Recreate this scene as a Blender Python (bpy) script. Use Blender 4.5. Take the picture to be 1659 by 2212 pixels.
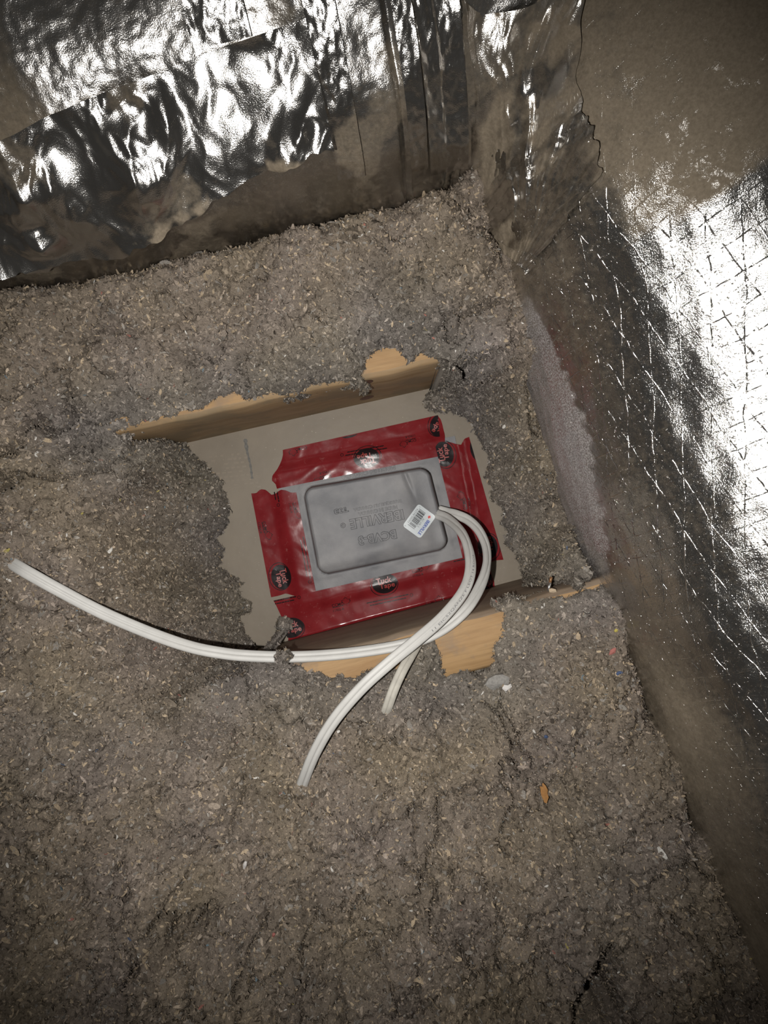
import bpy, bmesh, math, random
import numpy as np
from mathutils import Vector, Matrix

random.seed(7)
RNG = np.random.default_rng(11)
scene = bpy.context.scene
COL = scene.collection
for o in list(bpy.data.objects):
    bpy.data.objects.remove(o)

# ------------------------------------------------------------------ camera, world, light, exposure
SCRIM = ((15, 0.0225), (-18, 0.0225), (-97, 0.018))   # threads of the reinforced foil: angle, pitch
H = 0.80            # camera height above the ceiling board (the board's face is z = 0)
F = 1534.0          # focal length in pixels of the 1659 x 2212 frame
cam_data = bpy.data.cameras.new('camera')
cam_data.sensor_fit = 'VERTICAL'
cam_data.sensor_height = 36.0
cam_data.lens = 36.0 * F / 2212.0
cam_data.clip_start = 0.01
cam = bpy.data.objects.new('camera', cam_data)
cam.location = (0, 0, H)
COL.objects.link(cam)
scene.camera = cam

world = bpy.data.worlds.new('attic_dark')
scene.world = world
world.use_nodes = True
world.node_tree.nodes['Background'].inputs[0].default_value = (1.0, 0.95, 0.88, 1)
world.node_tree.nodes['Background'].inputs[1].default_value = 0.035

flash_data = bpy.data.lights.new('flash_lamp', 'SPOT')
flash_data.energy = 20.5
flash_data.color = (1.0, 0.965, 0.92)
flash_data.spot_size = math.radians(93)
flash_data.spot_blend = 1.0
flash_data.shadow_soft_size = 0.004
flash = bpy.data.objects.new('flash_lamp', flash_data)
flash.location = (-0.046, -0.022, H)
aim = Vector((-0.02, 0.0, 0.0)) - flash.location
flash.rotation_euler = aim.to_track_quat('-Z', 'Y').to_euler()
COL.objects.link(flash)

scene.view_settings.view_transform = 'Standard'
scene.view_settings.look = 'None'
scene.view_settings.exposure = 0.0
scene.view_settings.gamma = 1.0
scene.view_settings.use_curve_mapping = False


# ------------------------------------------------------------------ helpers
def W(px, py, z):
    """photograph pixel + height -> place in the attic"""
    s = (H - z) / F
    return np.array([(px - 829.5) * s, (1106.0 - py) * s, z])


def W2(px, py, z=0.0):
    return W(px, py, z)[:2]


def tag(o, label=None, cat=None, group=None, kind=None):
    if label: o['label'] = label
    if cat: o['category'] = cat
    if group: o['group'] = group
    if kind: o['kind'] = kind
    return o


def link(o, parent=None):
    COL.objects.link(o)
    if parent is not None:
        o.parent = parent
        o.matrix_parent_inverse = Matrix.Translation(-Vector(parent.location))
    return o


def empty(name, loc):
    o = bpy.data.objects.new(name, None)
    o.location = loc
    o.empty_display_size = 0.02
    COL.objects.link(o)
    return o


def mesh_obj(name, verts, faces, mat=None, parent=None, smooth=True, uv=None, attrs=None, solid=0.0):
    """faces: (n,4) or (n,3) int array or a list of such arrays"""
    verts = np.asarray(verts, dtype=np.float32)
    if isinstance(faces, np.ndarray): faces = [faces]
    faces = [np.asarray(f, dtype=np.int32) for f in faces if len(f)]
    me = bpy.data.meshes.new(name)
    me.vertices.add(len(verts))
    me.vertices.foreach_set('co', verts.ravel())
    li = np.concatenate([f.ravel() for f in faces])
    tot = np.concatenate([np.full(len(f), f.shape[1], np.int32) for f in faces])
    st = np.concatenate([[0], np.cumsum(tot)[:-1]]).astype(np.int32)
    me.loops.add(len(li))
    me.loops.foreach_set('vertex_index', li)
    me.polygons.add(len(tot))
    me.polygons.foreach_set('loop_start', st)
    me.polygons.foreach_set('loop_total', tot)
    me.polygons.foreach_set('use_smooth', np.full(len(tot), smooth, dtype=bool))
    if uv is not None:
        l = me.uv_layers.new(name='uv')
        l.data.foreach_set('uv', np.asarray(uv, np.float32)[li].ravel())
    for k, v in (attrs or {}).items():
        v = np.asarray(v, np.float32)
        if v.ndim == 1:
            a = me.attributes.new(k, 'FLOAT', 'POINT'); a.data.foreach_set('value', v)
        else:
            a = me.attributes.new(k, 'FLOAT_COLOR', 'POINT')
            a.data.foreach_set('color', np.concatenate([v, np.ones((len(v), 1), np.float32)], 1).ravel())
    me.update(calc_edges=True)
    me.validate()
    if mat: me.materials.append(mat)
    o = bpy.data.objects.new(name, me)
    if solid:
        m = o.modifiers.new('thick', 'SOLIDIFY'); m.thickness = solid; m.offset = -1
    return link(o, parent)


def bm_obj(name, bm, mat, parent=None, smooth=False):
    me = bpy.data.meshes.new(name)
    bm.to_mesh(me); bm.free()
    for p in me.polygons: p.use_smooth = smooth
    if mat: me.materials.append(mat)
    return link(bpy.data.objects.new(name, me), parent)


def grid_faces(nu, nv):
    i = np.arange(nu - 1)[:, None] * nv + np.arange(nv - 1)[None, :]
    i = i.ravel()
    return np.stack([i, i + nv, i + nv + 1, i + 1], 1)


# ---- noise on numpy arrays
_perm = np.random.default_rng(3).permutation(1024)
_grad = np.stack([np.cos(np.linspace(0, 2 * np.pi, 1024, endpoint=False)), np.sin(np.linspace(0, 2 * np.pi, 1024, endpoint=False))], 1)


def _h(ix, iy, seed):
    return _perm[(_perm[(ix + seed * 37) & 1023] + iy + seed * 101) & 1023]


def perlin(x, y, seed=0):
    ix = np.floor(x).astype(int); iy = np.floor(y).astype(int)
    fx = x - ix; fy = y - iy
    u = fx * fx * fx * (fx * (fx * 6 - 15) + 10); v = fy * fy * fy * (fy * (fy * 6 - 15) + 10)
    def g(dx, dy):
        gr = _grad[_h(ix + dx, iy + dy, seed)]
        return gr[..., 0] * (fx - dx) + gr[..., 1] * (fy - dy)
    a = g(0, 0) * (1 - u) + g(1, 0) * u
    b = g(0, 1) * (1 - u) + g(1, 1) * u
    return (a * (1 - v) + b * v) * 1.5


def fbm(x, y, seed=0, octaves=4, gain=0.5):
    t = np.zeros_like(x); a = 1.0; f = 1.0
    for k in range(octaves):
        t += a * perlin(x * f, y * f, seed + k); a *= gain; f *= 2.03
    return t


def ridge(x, y, seed=0):
    return 1.0 - np.abs(perlin(x, y, seed)) * 1.6


def worley(x, y, seed=0):
    ix = np.floor(x).astype(int); iy = np.floor(y).astype(int)
    f1 = np.full(x.shape, 9.0); f2 = np.full(x.shape, 9.0); idv = np.zeros(x.shape)
    for dx in (-1, 0, 1):
        for dy in (-1, 0, 1):
            h = _h(ix + dx, iy + dy, seed); h2 = _h(ix + dx, iy + dy, seed + 5)
            px = ix + dx + h / 1024.0; py = iy + dy + h2 / 1024.0
            d = np.hypot(px - x, py - y)
            new = d < f1
            f2 = np.where(new, f1, np.minimum(f2, d))
            idv = np.where(new, h / 1024.0, idv)
            f1 = np.where(new, d, f1)
    return f1, f2, idv


def sstep(a, b, x):
    t = np.clip((x - a) / (b - a), 0, 1)
    return t * t * (3 - 2 * t)


def catmull(P, n):
    """points (k,d) -> n points, centripetal enough for our use"""
    P = np.asarray(P, float)
    k = len(P)
    t = np.linspace(0, k - 1, n)
    i = np.clip(t.astype(int), 0, k - 2); f = (t - i)[:, None]
    p0 = P[np.clip(i - 1, 0, k - 1)]; p1 = P[i]; p2 = P[i + 1]; p3 = P[np.clip(i + 2, 0, k - 1)]
    return 0.5 * (2 * p1 + (p2 - p0) * f + (2 * p0 - 5 * p1 + 4 * p2 - p3) * f ** 2 + (3 * p1 - p0 - 3 * p2 + p3) * f ** 3)


def resample(P, step):
    s = np.concatenate([[0], np.cumsum(np.linalg.norm(np.diff(P, axis=0), axis=1))])
    n = int(s[-1] / step) + 1
    q = np.linspace(0, s[-1], n)
    return np.stack([np.interp(q, s, P[:, d]) for d in range(P.shape[1])], 1), q


def seg_dist(x, y, P):
    """distance to polyline P (k,2); returns distance, side (+ left), arc parameter (index + fraction)"""
    best = np.full(x.shape, 1e9); side = np.zeros(x.shape); par = np.zeros(x.shape)
    for i in range(len(P) - 1):
        a = P[i]; d = P[i + 1] - a; L2 = d @ d + 1e-12
        t = np.clip(((x - a[0]) * d[0] + (y - a[1]) * d[1]) / L2, 0, 1)
        qx = x - a[0] - t * d[0]; qy = y - a[1] - t * d[1]
        dd = np.hypot(qx, qy)
        m = dd < best
        best = np.where(m, dd, best)
        side = np.where(m, np.sign(d[0] * qy - d[1] * qx), side)
        par = np.where(m, i + t, par)
    return best, side, par


def inside_poly(x, y, P):
    c = np.zeros(x.shape, bool)
    k = len(P)
    for i in range(k):
        x1, y1 = P[i]; x2, y2 = P[(i + 1) % k]
        if y1 == y2: continue
        cond = ((y1 > y) != (y2 > y)) & (x < (x2 - x1) * (y - y1) / (y2 - y1) + x1)
        c ^= cond
    return c


# ---- node helpers
class NT:
    def __init__(self, name):
        self.m = bpy.data.materials.new(name); self.m.use_nodes = True
        self.t = self.m.node_tree; self.p = self.t.nodes['Principled BSDF']

    def n(self, kind, **kw):
        nd = self.t.nodes.new(kind)
        for k, v in kw.items():
            if k.startswith('i_'):
                key = k[2:]
                key = int(key) if key.isdigit() else key.replace('_', ' ')
                self.put(nd.inputs[key], v)
            else:
                setattr(nd, k, v)
        return nd

    def put(self, sock, v):
        if hasattr(v, 'is_output') or isinstance(v, bpy.types.NodeSocket): self.t.links.new(v, sock)
        elif isinstance(v, bpy.types.Node): self.t.links.new(v.outputs[0], sock)
        else: sock.default_value = v

    def math(self, op, a, b=0.0, c=0.0):
        nd = self.t.nodes.new('ShaderNodeMath'); nd.operation = op
        for i, v in enumerate((a, b, c)): self.put(nd.inputs[i], v)
        return nd.outputs[0]

    def mix(self, f, a, b):
        nd = self.t.nodes.new('ShaderNodeMix'); nd.data_type = 'RGBA'
        self.put(nd.inputs[0], f); self.put(nd.inputs[6], a); self.put(nd.inputs[7], b)
        return nd.outputs[2]

    def noise(self, vec, scale, detail=3.0, rough=0.55):
        nd = self.t.nodes.new('ShaderNodeTexNoise')
        if vec is not None: self.put(nd.inputs['Vector'], vec)
        nd.inputs['Scale'].default_value = scale; nd.inputs['Detail'].default_value = detail; nd.inputs['Roughness'].default_value = rough
        return nd.outputs['Fac']

    def ramp(self, f, stops):
        nd = self.t.nodes.new('ShaderNodeValToRGB'); self.put(nd.inputs[0], f)
        el = nd.color_ramp.elements
        while len(el) < len(stops): el.new(0.5)
        for e, (p, c) in zip(el, stops):
            e.position = p; e.color = (c, c, c, 1) if isinstance(c, (int, float)) else (*c, 1)
        return nd.outputs[0]

    def attr(self, name, out='Fac'):
        nd = self.t.nodes.new('ShaderNodeAttribute'); nd.attribute_name = name
        return nd.outputs[out]

    def coord(self, which='Object'):
        return self.t.nodes.new('ShaderNodeTexCoord').outputs[which]

    def bump(self, h, strength, dist, normal=None):
        nd = self.t.nodes.new('ShaderNodeBump'); nd.inputs['Strength'].default_value = strength; nd.inputs['Distance'].default_value = dist
        self.put(nd.inputs['Height'], h)
        if normal is not None: self.put(nd.inputs['Normal'], normal)
        return nd.outputs[0]

    def set(self, **kw):
        for k, v in kw.items(): self.put(self.p.inputs[k.replace('_', ' ')], v)
        return self.m


def rgb(r, g, b): return (r, g, b, 1.0)


# ------------------------------------------------------------------ materials
def mat_insulation():
    t = NT('cellulose')
    c = t.attr('tint', 'Color')
    co = t.coord('Object')
    n = t.noise(co, 900, 3, 0.7)
    v = t.ramp(n, [(0.25, 0.62), (0.75, 1.35)])
    mul = t.n('ShaderNodeVectorMath', operation='MULTIPLY'); t.put(mul.inputs[0], c); t.put(mul.inputs[1], v)
    b = t.bump(n, 0.6, 0.001)
    return t.set(Base_Color=mul.outputs[0], Roughness=0.95, Specular_IOR_Level=0.15, Normal=b)


def mat_foil(name, scrim, rough=0.17, dimple=1.0):
    t = NT(name)
    uvn = t.coord('UV')
    sep = t.n('ShaderNodeSeparateXYZ'); t.put(sep.inputs[0], uvn)
    u, v = sep.outputs[0], sep.outputs[1]
    ob = t.coord('Object')
    n1 = t.noise(ob, 330, 3, 0.65)
    n2 = t.noise(ob, 1300, 2, 0.6)
    n3 = t.noise(ob, 60, 2, 0.5)
    h = t.math('MULTIPLY', n1, 0.55 * dimple)
    h = t.math('ADD', h, t.math('MULTIPLY', n2, 0.17))
    line = None
    if scrim:
        wob = t.noise(ob, 35, 2, 0.5)
        brk = t.ramp(t.noise(ob, 120, 3, 0.7), [(0.40, 0.0), (0.62, 1.0)])
        for ang, pitch in SCRIM:
            a = math.radians(ang)
            c = t.math('ADD', t.math('MULTIPLY', u, math.sin(a) / pitch), t.math('MULTIPLY', v, math.cos(a) / pitch))
            c = t.math('ADD', c, t.math('MULTIPLY', wob, 0.35))
            d = t.math('ABSOLUTE', t.math('SUBTRACT', t.math('FRACT', c), 0.5))
            l = t.ramp(d, [(0.0, 1.0), (0.026, 0.0)])
            line = l if line is None else t.math('MAXIMUM', line, l)
        h = t.math('ADD', h, t.math('MULTIPLY', t.math('MULTIPLY', line, brk), 0.30))
        h = t.math('ADD', h, t.math('MULTIPLY', t.ramp(t.noise(ob, 480, 1, 0.5), [(0.66, 0.0), (0.74, 1.0)]), 0.35))
    b = t.bump(h, 1.0, 0.0011 if scrim else 0.0010)
    dust = t.attr('dust'); frost = t.attr('frost')
    dn = t.noise(ob, 180, 4, 0.7)
    dmask = t.n('ShaderNodeClamp', i_0=t.math('SUBTRACT', t.math('MULTIPLY', dust, 1.45), t.math('MULTIPLY', t.ramp(dn, [(0.3, 0.0), (0.7, 1.0)]), 0.42))).outputs[0]
    fn = t.noise(ob, 700, 2, 0.8)
    fmask = t.math('MULTIPLY', frost, t.ramp(fn, [(0.42, 0.25), (0.6, 1.0)]))
    met = t.p
    t.set(Base_Color=rgb(0.70, 0.685, 0.66), Metallic=1.0, Normal=b)
    t.put(met.inputs['Roughness'], t.math('ADD', rough, t.math('MULTIPLY', n3, 0.10)))
    dif = t.n('ShaderNodeBsdfDiffuse'); t.put(dif.inputs['Color'], t.mix(t.noise(ob, 400, 3, 0.7), rgb(0.13, 0.105, 0.075), rgb(0.34, 0.285, 0.215)))
    fro = t.n('ShaderNodeBsdfDiffuse'); t.put(fro.inputs['Color'], t.mix(fn, rgb(0.18, 0.165, 0.16), rgb(0.46, 0.43, 0.42)))
    m1 = t.n('ShaderNodeMixShader'); t.put(m1.inputs[0], dmask); t.put(m1.inputs[1], met.outputs[0]); t.put(m1.inputs[2], dif.outputs[0])
    m2 = t.n('ShaderNodeMixShader'); t.put(m2.inputs[0], fmask); t.put(m2.inputs[1], m1.outputs[0]); t.put(m2.inputs[2], fro.outputs[0])
    out = t.t.nodes['Material Output']
    t.t.links.new(m2.outputs[0], out.inputs[0])
    return t.m


def mat_wood(name, c1, c2, stain, rot, knots=()):
    """grain runs along the local x of the joist; colours are those of the dry lumber"""
    t = NT(name)
    ob = t.coord('Object')
    mp = t.n('ShaderNodeMapping'); t.put(mp.inputs[0], ob); mp.inputs['Scale'].default_value = (2.2, 42, 42)
    warp = t.noise(ob, 7, 3, 0.5)
    add = t.n('ShaderNodeVectorMath', operation='ADD'); t.put(add.inputs[0], mp.outputs[0])
    cmb = t.n('ShaderNodeCombineXYZ'); t.put(cmb.inputs[1], t.math('MULTIPLY', warp, 2.6)); t.put(cmb.inputs[2], t.math('MULTIPLY', warp, 2.6)); t.put(add.inputs[1], cmb.outputs[0])
    g = t.noise(add.outputs[0], 1.6, 5, 0.62)
    fine = t.noise(mp.outputs[0], 9, 3, 0.6)
    col = t.mix(t.ramp(g, [(0.35, 0.0), (0.62, 1.0)]), rgb(*c1), rgb(*c2))
    col = t.mix(t.ramp(fine, [(0.45, 0.0), (0.75, 0.45)]), col, rgb(*[k * 0.6 for k in c1]))
    st = t.noise(ob, 26, 4, 0.6)
    col = t.mix(t.ramp(st, [(0.5, 0.0), (0.62, 0.75)]), col, rgb(*stain))
    b = t.bump(g, 0.25, 0.001)
    return t.set(Base_Color=col, Roughness=0.62, Specular_IOR_Level=0.3, Normal=b)


def mat_plain(name, c, rough=0.5, metal=0.0, spec=0.5, var=0.0, scale=60, bump=0.0, bscale=300, bdist=0.001):
    t = NT(name)
    ob = t.coord('Object')
    col = rgb(*c)
    if var:
        n = t.noise(ob, scale, 4, 0.6)
        col = t.mix(t.ramp(n, [(0.3, 0.0), (0.7, 1.0)]), rgb(*[k * (1 - var) for k in c]), rgb(*[k * (1 + var) for k in c]))
    kw = dict(Base_Color=col, Roughness=rough, Metallic=metal, Specular_IOR_Level=spec)
    if bump: kw['Normal'] = t.bump(t.noise(ob, bscale, 3, 0.6), bump, bdist)
    return t.set(**kw)


def mat_board():
    t = NT('ceiling_board_paper')
    ob = t.coord('Object')
    n = t.noise(ob, 14, 4, 0.6)
    col = t.mix(t.ramp(n, [(0.3, 0.0), (0.7, 1.0)]), rgb(0.160, 0.133, 0.100), rgb(0.212, 0.179, 0.136))
    sp = t.noise(ob, 500, 2, 0.5)
    col = t.mix(t.ramp(sp, [(0.70, 0.0), (0.76, 0.6)]), col, rgb(0.45, 0.40, 0.33))
    return t.set(Base_Color=col, Roughness=t.math('ADD', 0.38, t.math('MULTIPLY', n, 0.25)), Specular_IOR_Level=0.35, Normal=t.bump(t.noise(ob, 35, 3, 0.5), 0.25, 0.002))


def mat_tape():
    t = NT('red_tape_film')
    ob = t.coord('Object')
    n = t.noise(ob, 45, 4, 0.6)
    col = t.mix(t.ramp(n, [(0.3, 0.0), (0.75, 1.0)]), rgb(0.135, 0.0075, 0.0100), rgb(0.19, 0.016, 0.019))
    dn = t.noise(ob, 130, 5, 0.75)
    col = t.mix(t.ramp(dn, [(0.60, 0.0), (0.78, 0.35)]), col, rgb(0.5, 0.28, 0.26))
    return t.set(Base_Color=col, Roughness=0.17, Specular_IOR_Level=0.32, Normal=t.bump(t.noise(ob, 90, 2, 0.5), 0.10, 0.0012))


def mat_box():
    t = NT('grey_polyethylene')
    ob = t.coord('Object')
    n = t.noise(ob, 20, 4, 0.6)
    col = t.mix(t.ramp(n, [(0.32, 0.0), (0.68, 1.0)]), rgb(0.105, 0.108, 0.118), rgb(0.215, 0.211, 0.213))
    return t.set(Base_Color=col, Roughness=0.52, Specular_IOR_Level=0.42, Subsurface_Weight=0.12, Subsurface_Radius=(0.004, 0.004, 0.004),
                 Normal=t.bump(t.noise(ob, 650, 2, 0.6), 0.12, 0.0006))


M = {}
M['insul'] = mat_insulation()
M['foil'] = mat_foil('foil_jacket_film', False, 0.17, 0.42)
M['foil_tape'] = mat_foil('foil_tape_film', False, 0.12, 0.06)
M['foil_scrim'] = mat_foil('scrim_foil_film', True, 0.12, 0.5)
M['wood_side'] = mat_wood('joist_lumber', (0.25, 0.165, 0.085), (0.34, 0.24, 0.14), (0.21, 0.16, 0.10), 0)
M['wood_low'] = mat_wood('joist_lumber_grey', (0.185, 0.135, 0.093), (0.24, 0.185, 0.133), (0.17, 0.13, 0.097), 0)
M['wood_top'] = mat_wood('joist_top_lumber', (0.325, 0.195, 0.088), (0.39, 0.25, 0.122), (0.25, 0.18, 0.12), 0)
M['knot'] = mat_plain('knot_wood', (0.10, 0.045, 0.025), 0.6, var=0.35, scale=300)
M['board'] = mat_board()
M['tape'] = mat_tape()
M['tape_black'] = mat_plain('tape_black_print', (0.011, 0.007, 0.008), 0.2, spec=0.3)
M['tape_text'] = mat_plain('tape_red_lettering', (0.27, 0.035, 0.030), 0.3)
M['box'] = mat_box()
M['sticker'] = mat_plain('sticker_paper', (0.53, 0.57, 0.59), 0.45, var=0.04, scale=200)
M['ink'] = mat_plain('black_ink', (0.012, 0.012, 0.014), 0.5)
M['ink_grey'] = mat_plain('grey_ink', (0.18, 0.19, 0.20), 0.5)
M['blue'] = mat_plain('blue_ink', (0.022, 0.065, 0.34), 0.5)
M['red_ink'] = mat_plain('red_ink', (0.55, 0.06, 0.05), 0.5)
M['cable'] = mat_plain('white_cable_sheath', (0.52, 0.515, 0.495), 0.5, spec=0.35, var=0.05, scale=90, bump=0.12, bscale=900, bdist=0.0004)
M['cable_ink'] = mat_plain('cable_print_ink', (0.16, 0.16, 0.17), 0.6)
M['cable_old'] = mat_plain('dusty_cable_sheath', (0.44, 0.42, 0.37), 0.6, spec=0.3, var=0.12, scale=120)
M['steel'] = mat_plain('steel', (0.78, 0.77, 0.75), 0.32, metal=1.0)
M['rust'] = mat_plain('rusted_steel', (0.30, 0.16, 0.08), 0.5, metal=0.6)
M['scuff'] = mat_plain('dark_scuff', (0.10, 0.095, 0.085), 0.6, var=0.3, scale=400)
M['ghost'] = mat_plain('faded_print', (0.185, 0.150, 0.108), 0.5)
M['chip'] = mat_plain('wood_chip_orange', (0.36, 0.18, 0.06), 0.85, var=0.15, scale=400)
M['s_white'] = mat_plain('scrap_white', (0.62, 0.60, 0.58), 0.8)
M['s_blue'] = mat_plain('scrap_blue', (0.055, 0.085, 0.17), 0.8)
M['s_red'] = mat_plain('scrap_red', (0.36, 0.13, 0.11), 0.8)
M['s_yellow'] = mat_plain('scrap_yellow', (0.50, 0.42, 0.10), 0.8)
M['s_tan'] = mat_plain('scrap_tan', (0.42, 0.33, 0.23), 0.9, var=0.1, scale=300)

# ------------------------------------------------------------------ the lie of the land
TH = math.radians(12.6)
E1 = np.array([math.cos(TH), math.sin(TH)])      # along the joists
E2 = np.array([-math.sin(TH), math.cos(TH)])     # across them
THL = math.radians(14.9)                         # the lower joist is not quite parallel
E1L = np.array([math.cos(THL), math.sin(THL)])
E2L = np.array([-math.sin(THL), math.cos(THL)])
JH = 0.14                                        # joist height
UP_FACE, LOW_FACE = 0.1245, -0.1123              # faces of the two joists towards the opening

# the feet of the two insulated duct runs, (px, py, z): along the back, then down the right side; they meet in the corner
FOOT_A = [(-900, 800, .20), (-500, 712, .20), (-200, 640, .20), (0, 592, .20), (200, 562, .20), (400, 510, .20), (600, 462, .20), (760, 425, .20), (870, 397, .20), (950, 378, .198), (1017, 361, .195)]
FOOT_B = [(1017, 361, .185), (1060, 490, .178), (1100, 615, .17), (1157, 760, .155), (1226, 1000, .145), (1318, 1300, .15),
          (1402, 1500, .165), (1500, 1750, .185), (1600, 2000, .20), (1705, 2260, .21), (1850, 2600, .215), (2050, 3050, .215)]


class Foot:
    """one foot line: dense curve, arc length, outward normals"""
    def __init__(self, pts, ext0=0.0, ext1=0.0, R=0.185):
        self.R0 = R
        P = np.array([W(*p) for p in pts])
        if ext0:
            d = P[0] - P[2]; d[2] = 0; d /= np.linalg.norm(d)
            P = np.vstack([P[:1] + d * ext0, P[:1] + d * ext0 * .5, P])
        if ext1:
            d = P[-1] - P[-3]; d[2] = 0; d /= np.linalg.norm(d)
            P = np.vstack([P, P[-1:] + d * ext1 * .5, P[-1:] + d * ext1])
        self.c, self.s = resample(catmull(P, 1500), 0.001)
        k = np.exp(-0.5 * (np.arange(-90, 91) / 30.0) ** 2); k /= k.sum()
        t = np.pad(np.gradient(self.c[:, :2], axis=0), ((90, 90), (0, 0)), mode='edge')
        t = np.stack([np.convolve(t[:, d], k, 'valid') for d in (0, 1)], 1)
        t /= np.linalg.norm(t, axis=1, keepdims=True)
        self.n = np.stack([-t[:, 1], t[:, 0]], 1)
        self.R = np.full(len(self.s), R)

    def at(self, px, py):
        """arc length nearest to a pixel of the photograph"""
        q = (H - self.c[:, 2]) / F
        return self.s[np.argmin(np.hypot(self.c[:, 0] / q + 829.5 - px, 1106 - self.c[:, 1] / q - py))]


FA = Foot(FOOT_A, 0, 0.40)
FB = Foot(FOOT_B, 0.40, 0, 0.205)
FB.R = FB.R + 0.05 * (1 - sstep(FB.at(1060, 490), FB.at(1226, 1000), FB.s))     # fuller towards the corner
FW = np.array([W(*p) for p in FOOT_A] + [W(*p) for p in FOOT_B[1:]])


# the rim of the cleared opening: where insulation meets board (z = 0) or joist top (z = JH)
RIM = [(246, 934, .14), (290, 917, .14), (345, 904, .14), (380, 895, .14), (440, 884, .14), (455, 866, .14), (500, 850, .14), (535, 862, .14), (590, 850, .14),
       (640, 852, .14), (672, 832, .14), (720, 826, .14), (760, 826, .14), (778, 818, .14), (790, 800, .14), (788, 772, .14), (828, 752, .14), (862, 757, .14),
       (872, 772, .14), (886, 782, .14), (902, 762, .14), (925, 770, .14), (945, 778, .14), (962, 783, 'U'), (984, 792, 'U'), (990, 812, 'U'), (964, 830, 'U'), (932, 846, .0), (912, 866, .0),
       (925, 888, 0), (968, 890, 0), (1000, 900, 0), (1022, 922, 0), (1030, 945, 0), (1055, 985, 0), (1048, 1030, 0), (1064, 1052, 0), (1058, 1078, 0),
       (1090, 1105, 0), (1078, 1130, 0), (1098, 1148, 0), (1088, 1172, 0), (1112, 1195, 0), (1128, 1232, 0), (1142, 1262, 'L'), (1172, 1260, 'L'), (1210, 1255, 'L'), (1240, 1251, 'L'),
       (1256, 1246, .14), (1272, 1258, .14), (1300, 1243, .14), (1312, 1250, .14), (1290, 1268, .14), (1246, 1280, .14), (1226, 1292, .14), (1190, 1290, .14), (1160, 1302, .14), (1112, 1297, .14),
       (1068, 1306, .14), (1088, 1335, .14), (1080, 1352, .14), (1092, 1368, .14), (1068, 1390, .14), (1066, 1430, .14), (1048, 1462, .14), (1012, 1452, .14), (960, 1462, .14), (948, 1415, .14), (938, 1376, .14),
       (915, 1392, .14), (888, 1405, .14), (880, 1430, .14), (850, 1448, .14), (815, 1440, .14), (770, 1462, .14), (730, 1458, .14), (700, 1460, .14), (690, 1450, .14),
       (665, 1458, .14), (650, 1436, .14), (625, 1434, .14), (585, 1428, .14), (560, 1432, .14), (535, 1424, .14), (522, 1418, 'L'), (540, 1405, 'L'), (552, 1392, 'L'), (530, 1365, 0), (518, 1330, 0), (540, 1322, 0),
       (546, 1300, 0), (520, 1290, 0), (512, 1268, 0), (528, 1256, 0), (500, 1240, 0), (472, 1225, 0), (486, 1190, 0), (470, 1160, 0), (495, 1130, 0), (498, 1090, 0),
       (486, 1060, 0), (470, 1030, 0), (446, 1002, 0), (422, 985, 0), (412, 968, 0), (385, 960, 'U'), (335, 950, 'U'), (300, 956, 'U'), (264, 952, 'U')]
def rim_point(px, py, z):
    """z may be 'U' or 'L': the insulation leans on the face of the upper or lower joist there"""
    if isinstance(z, str):
        b = UP_FACE - 0.005 if z == 'U' else LOW_FACE + 0.004
        e2 = E2 if z == 'U' else E2L
        zz = np.linspace(0.0, JH, 281)
        e = [abs(W(px, py, q)[:2] @ e2 - b) for q in zz]
        z = float(zz[int(np.argmin(e))])
    return W(px, py, z)


RW = np.array([rim_point(*p) for p in RIM])


CTRL = [(-500, 780, .215), (0, 760, .205), (200, 760, .19), (300, 850, .165), (0, 950, .215), (150, 930, .19), (0, 1200, .218), (-600, 1300, .23), (130, 1255, .207), (200, 1150, .195),
        (330, 1150, .135), (420, 1200, .085), (250, 1320, .188), (330, 1340, .176), (420, 1390, .160), (480, 1330, .12), (400, 1050, .10), (320, 990, .115), (370, 1005, .085), (270, 968, .14),
        (400, 680, .19), (600, 620, .19), (800, 560, .205), (950, 450, .225), (1030, 540, .215), (900, 620, .19), (700, 720, .168), (550, 760, .165), (900, 700, .17), (1000, 720, .16),
        (1050, 800, .13), (1100, 900, .11), (1120, 1050, .10), (1180, 1150, .12), (1120, 1180, .05), (1200, 1250, .115), (1180, 1330, .150), (1250, 1320, .155), (1330, 1360, .16),
        (600, 1480, .165), (450, 1480, .18), (300, 1500, .20), (0, 1500, .225), (640, 1560, .18), (650, 1700, .175), (760, 1520, .17), (850, 1500, .165), (830, 1560, .172), (950, 1500, .155), (1050, 1520, .158),
        (900, 1650, .185), (1100, 1700, .185), (1250, 1550, .175), (700, 1850, .205), (400, 1750, .215), (100, 1750, .23), (300, 2050, .235), (900, 1950, .215), (1200, 1950, .21), (1400, 1900, .20),
        (1400, 2150, .215), (900, 2212, .23), (500, 2212, .24), (0, 2212, .25), (-500, 1900, .25), (600, 2700, .25), (1300, 2700, .24), (1650, 2500, .22), (-600, 2700, .25)]
CW = np.array([W(*p) for p in CTRL] + [p for p in FW])


def base_height(x, y):
    num = np.zeros_like(x); den = np.zeros_like(x)
    for cx, cy, cz in CW:
        w = 1.0 / ((x - cx) ** 2 + (y - cy) ** 2 + 0.018 ** 2) ** 1.6
        num += w * cz; den += w
    return num / den


# hollow in the insulation at the lower right
HOLE = np.array([W2(px, py, .21) for px, py in [(1235, 2260), (1240, 2180), (1268, 2110), (1285, 2085), (1320, 2058), (1345, 2042), (1352, 2090), (1345, 2150), (1372, 2260)]])
CLODS = [(606, 1424, .170, 10.0), (618, 1414, .166, 7.0), (612, 1352, .011, 15.0), (786, 838, .120, 9.0), (778, 822, .142, 9), (640, 1712, .186, 20.0), (1252, 1262, .147, 9.0), (556, 1430, .150, 9)]


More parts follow.
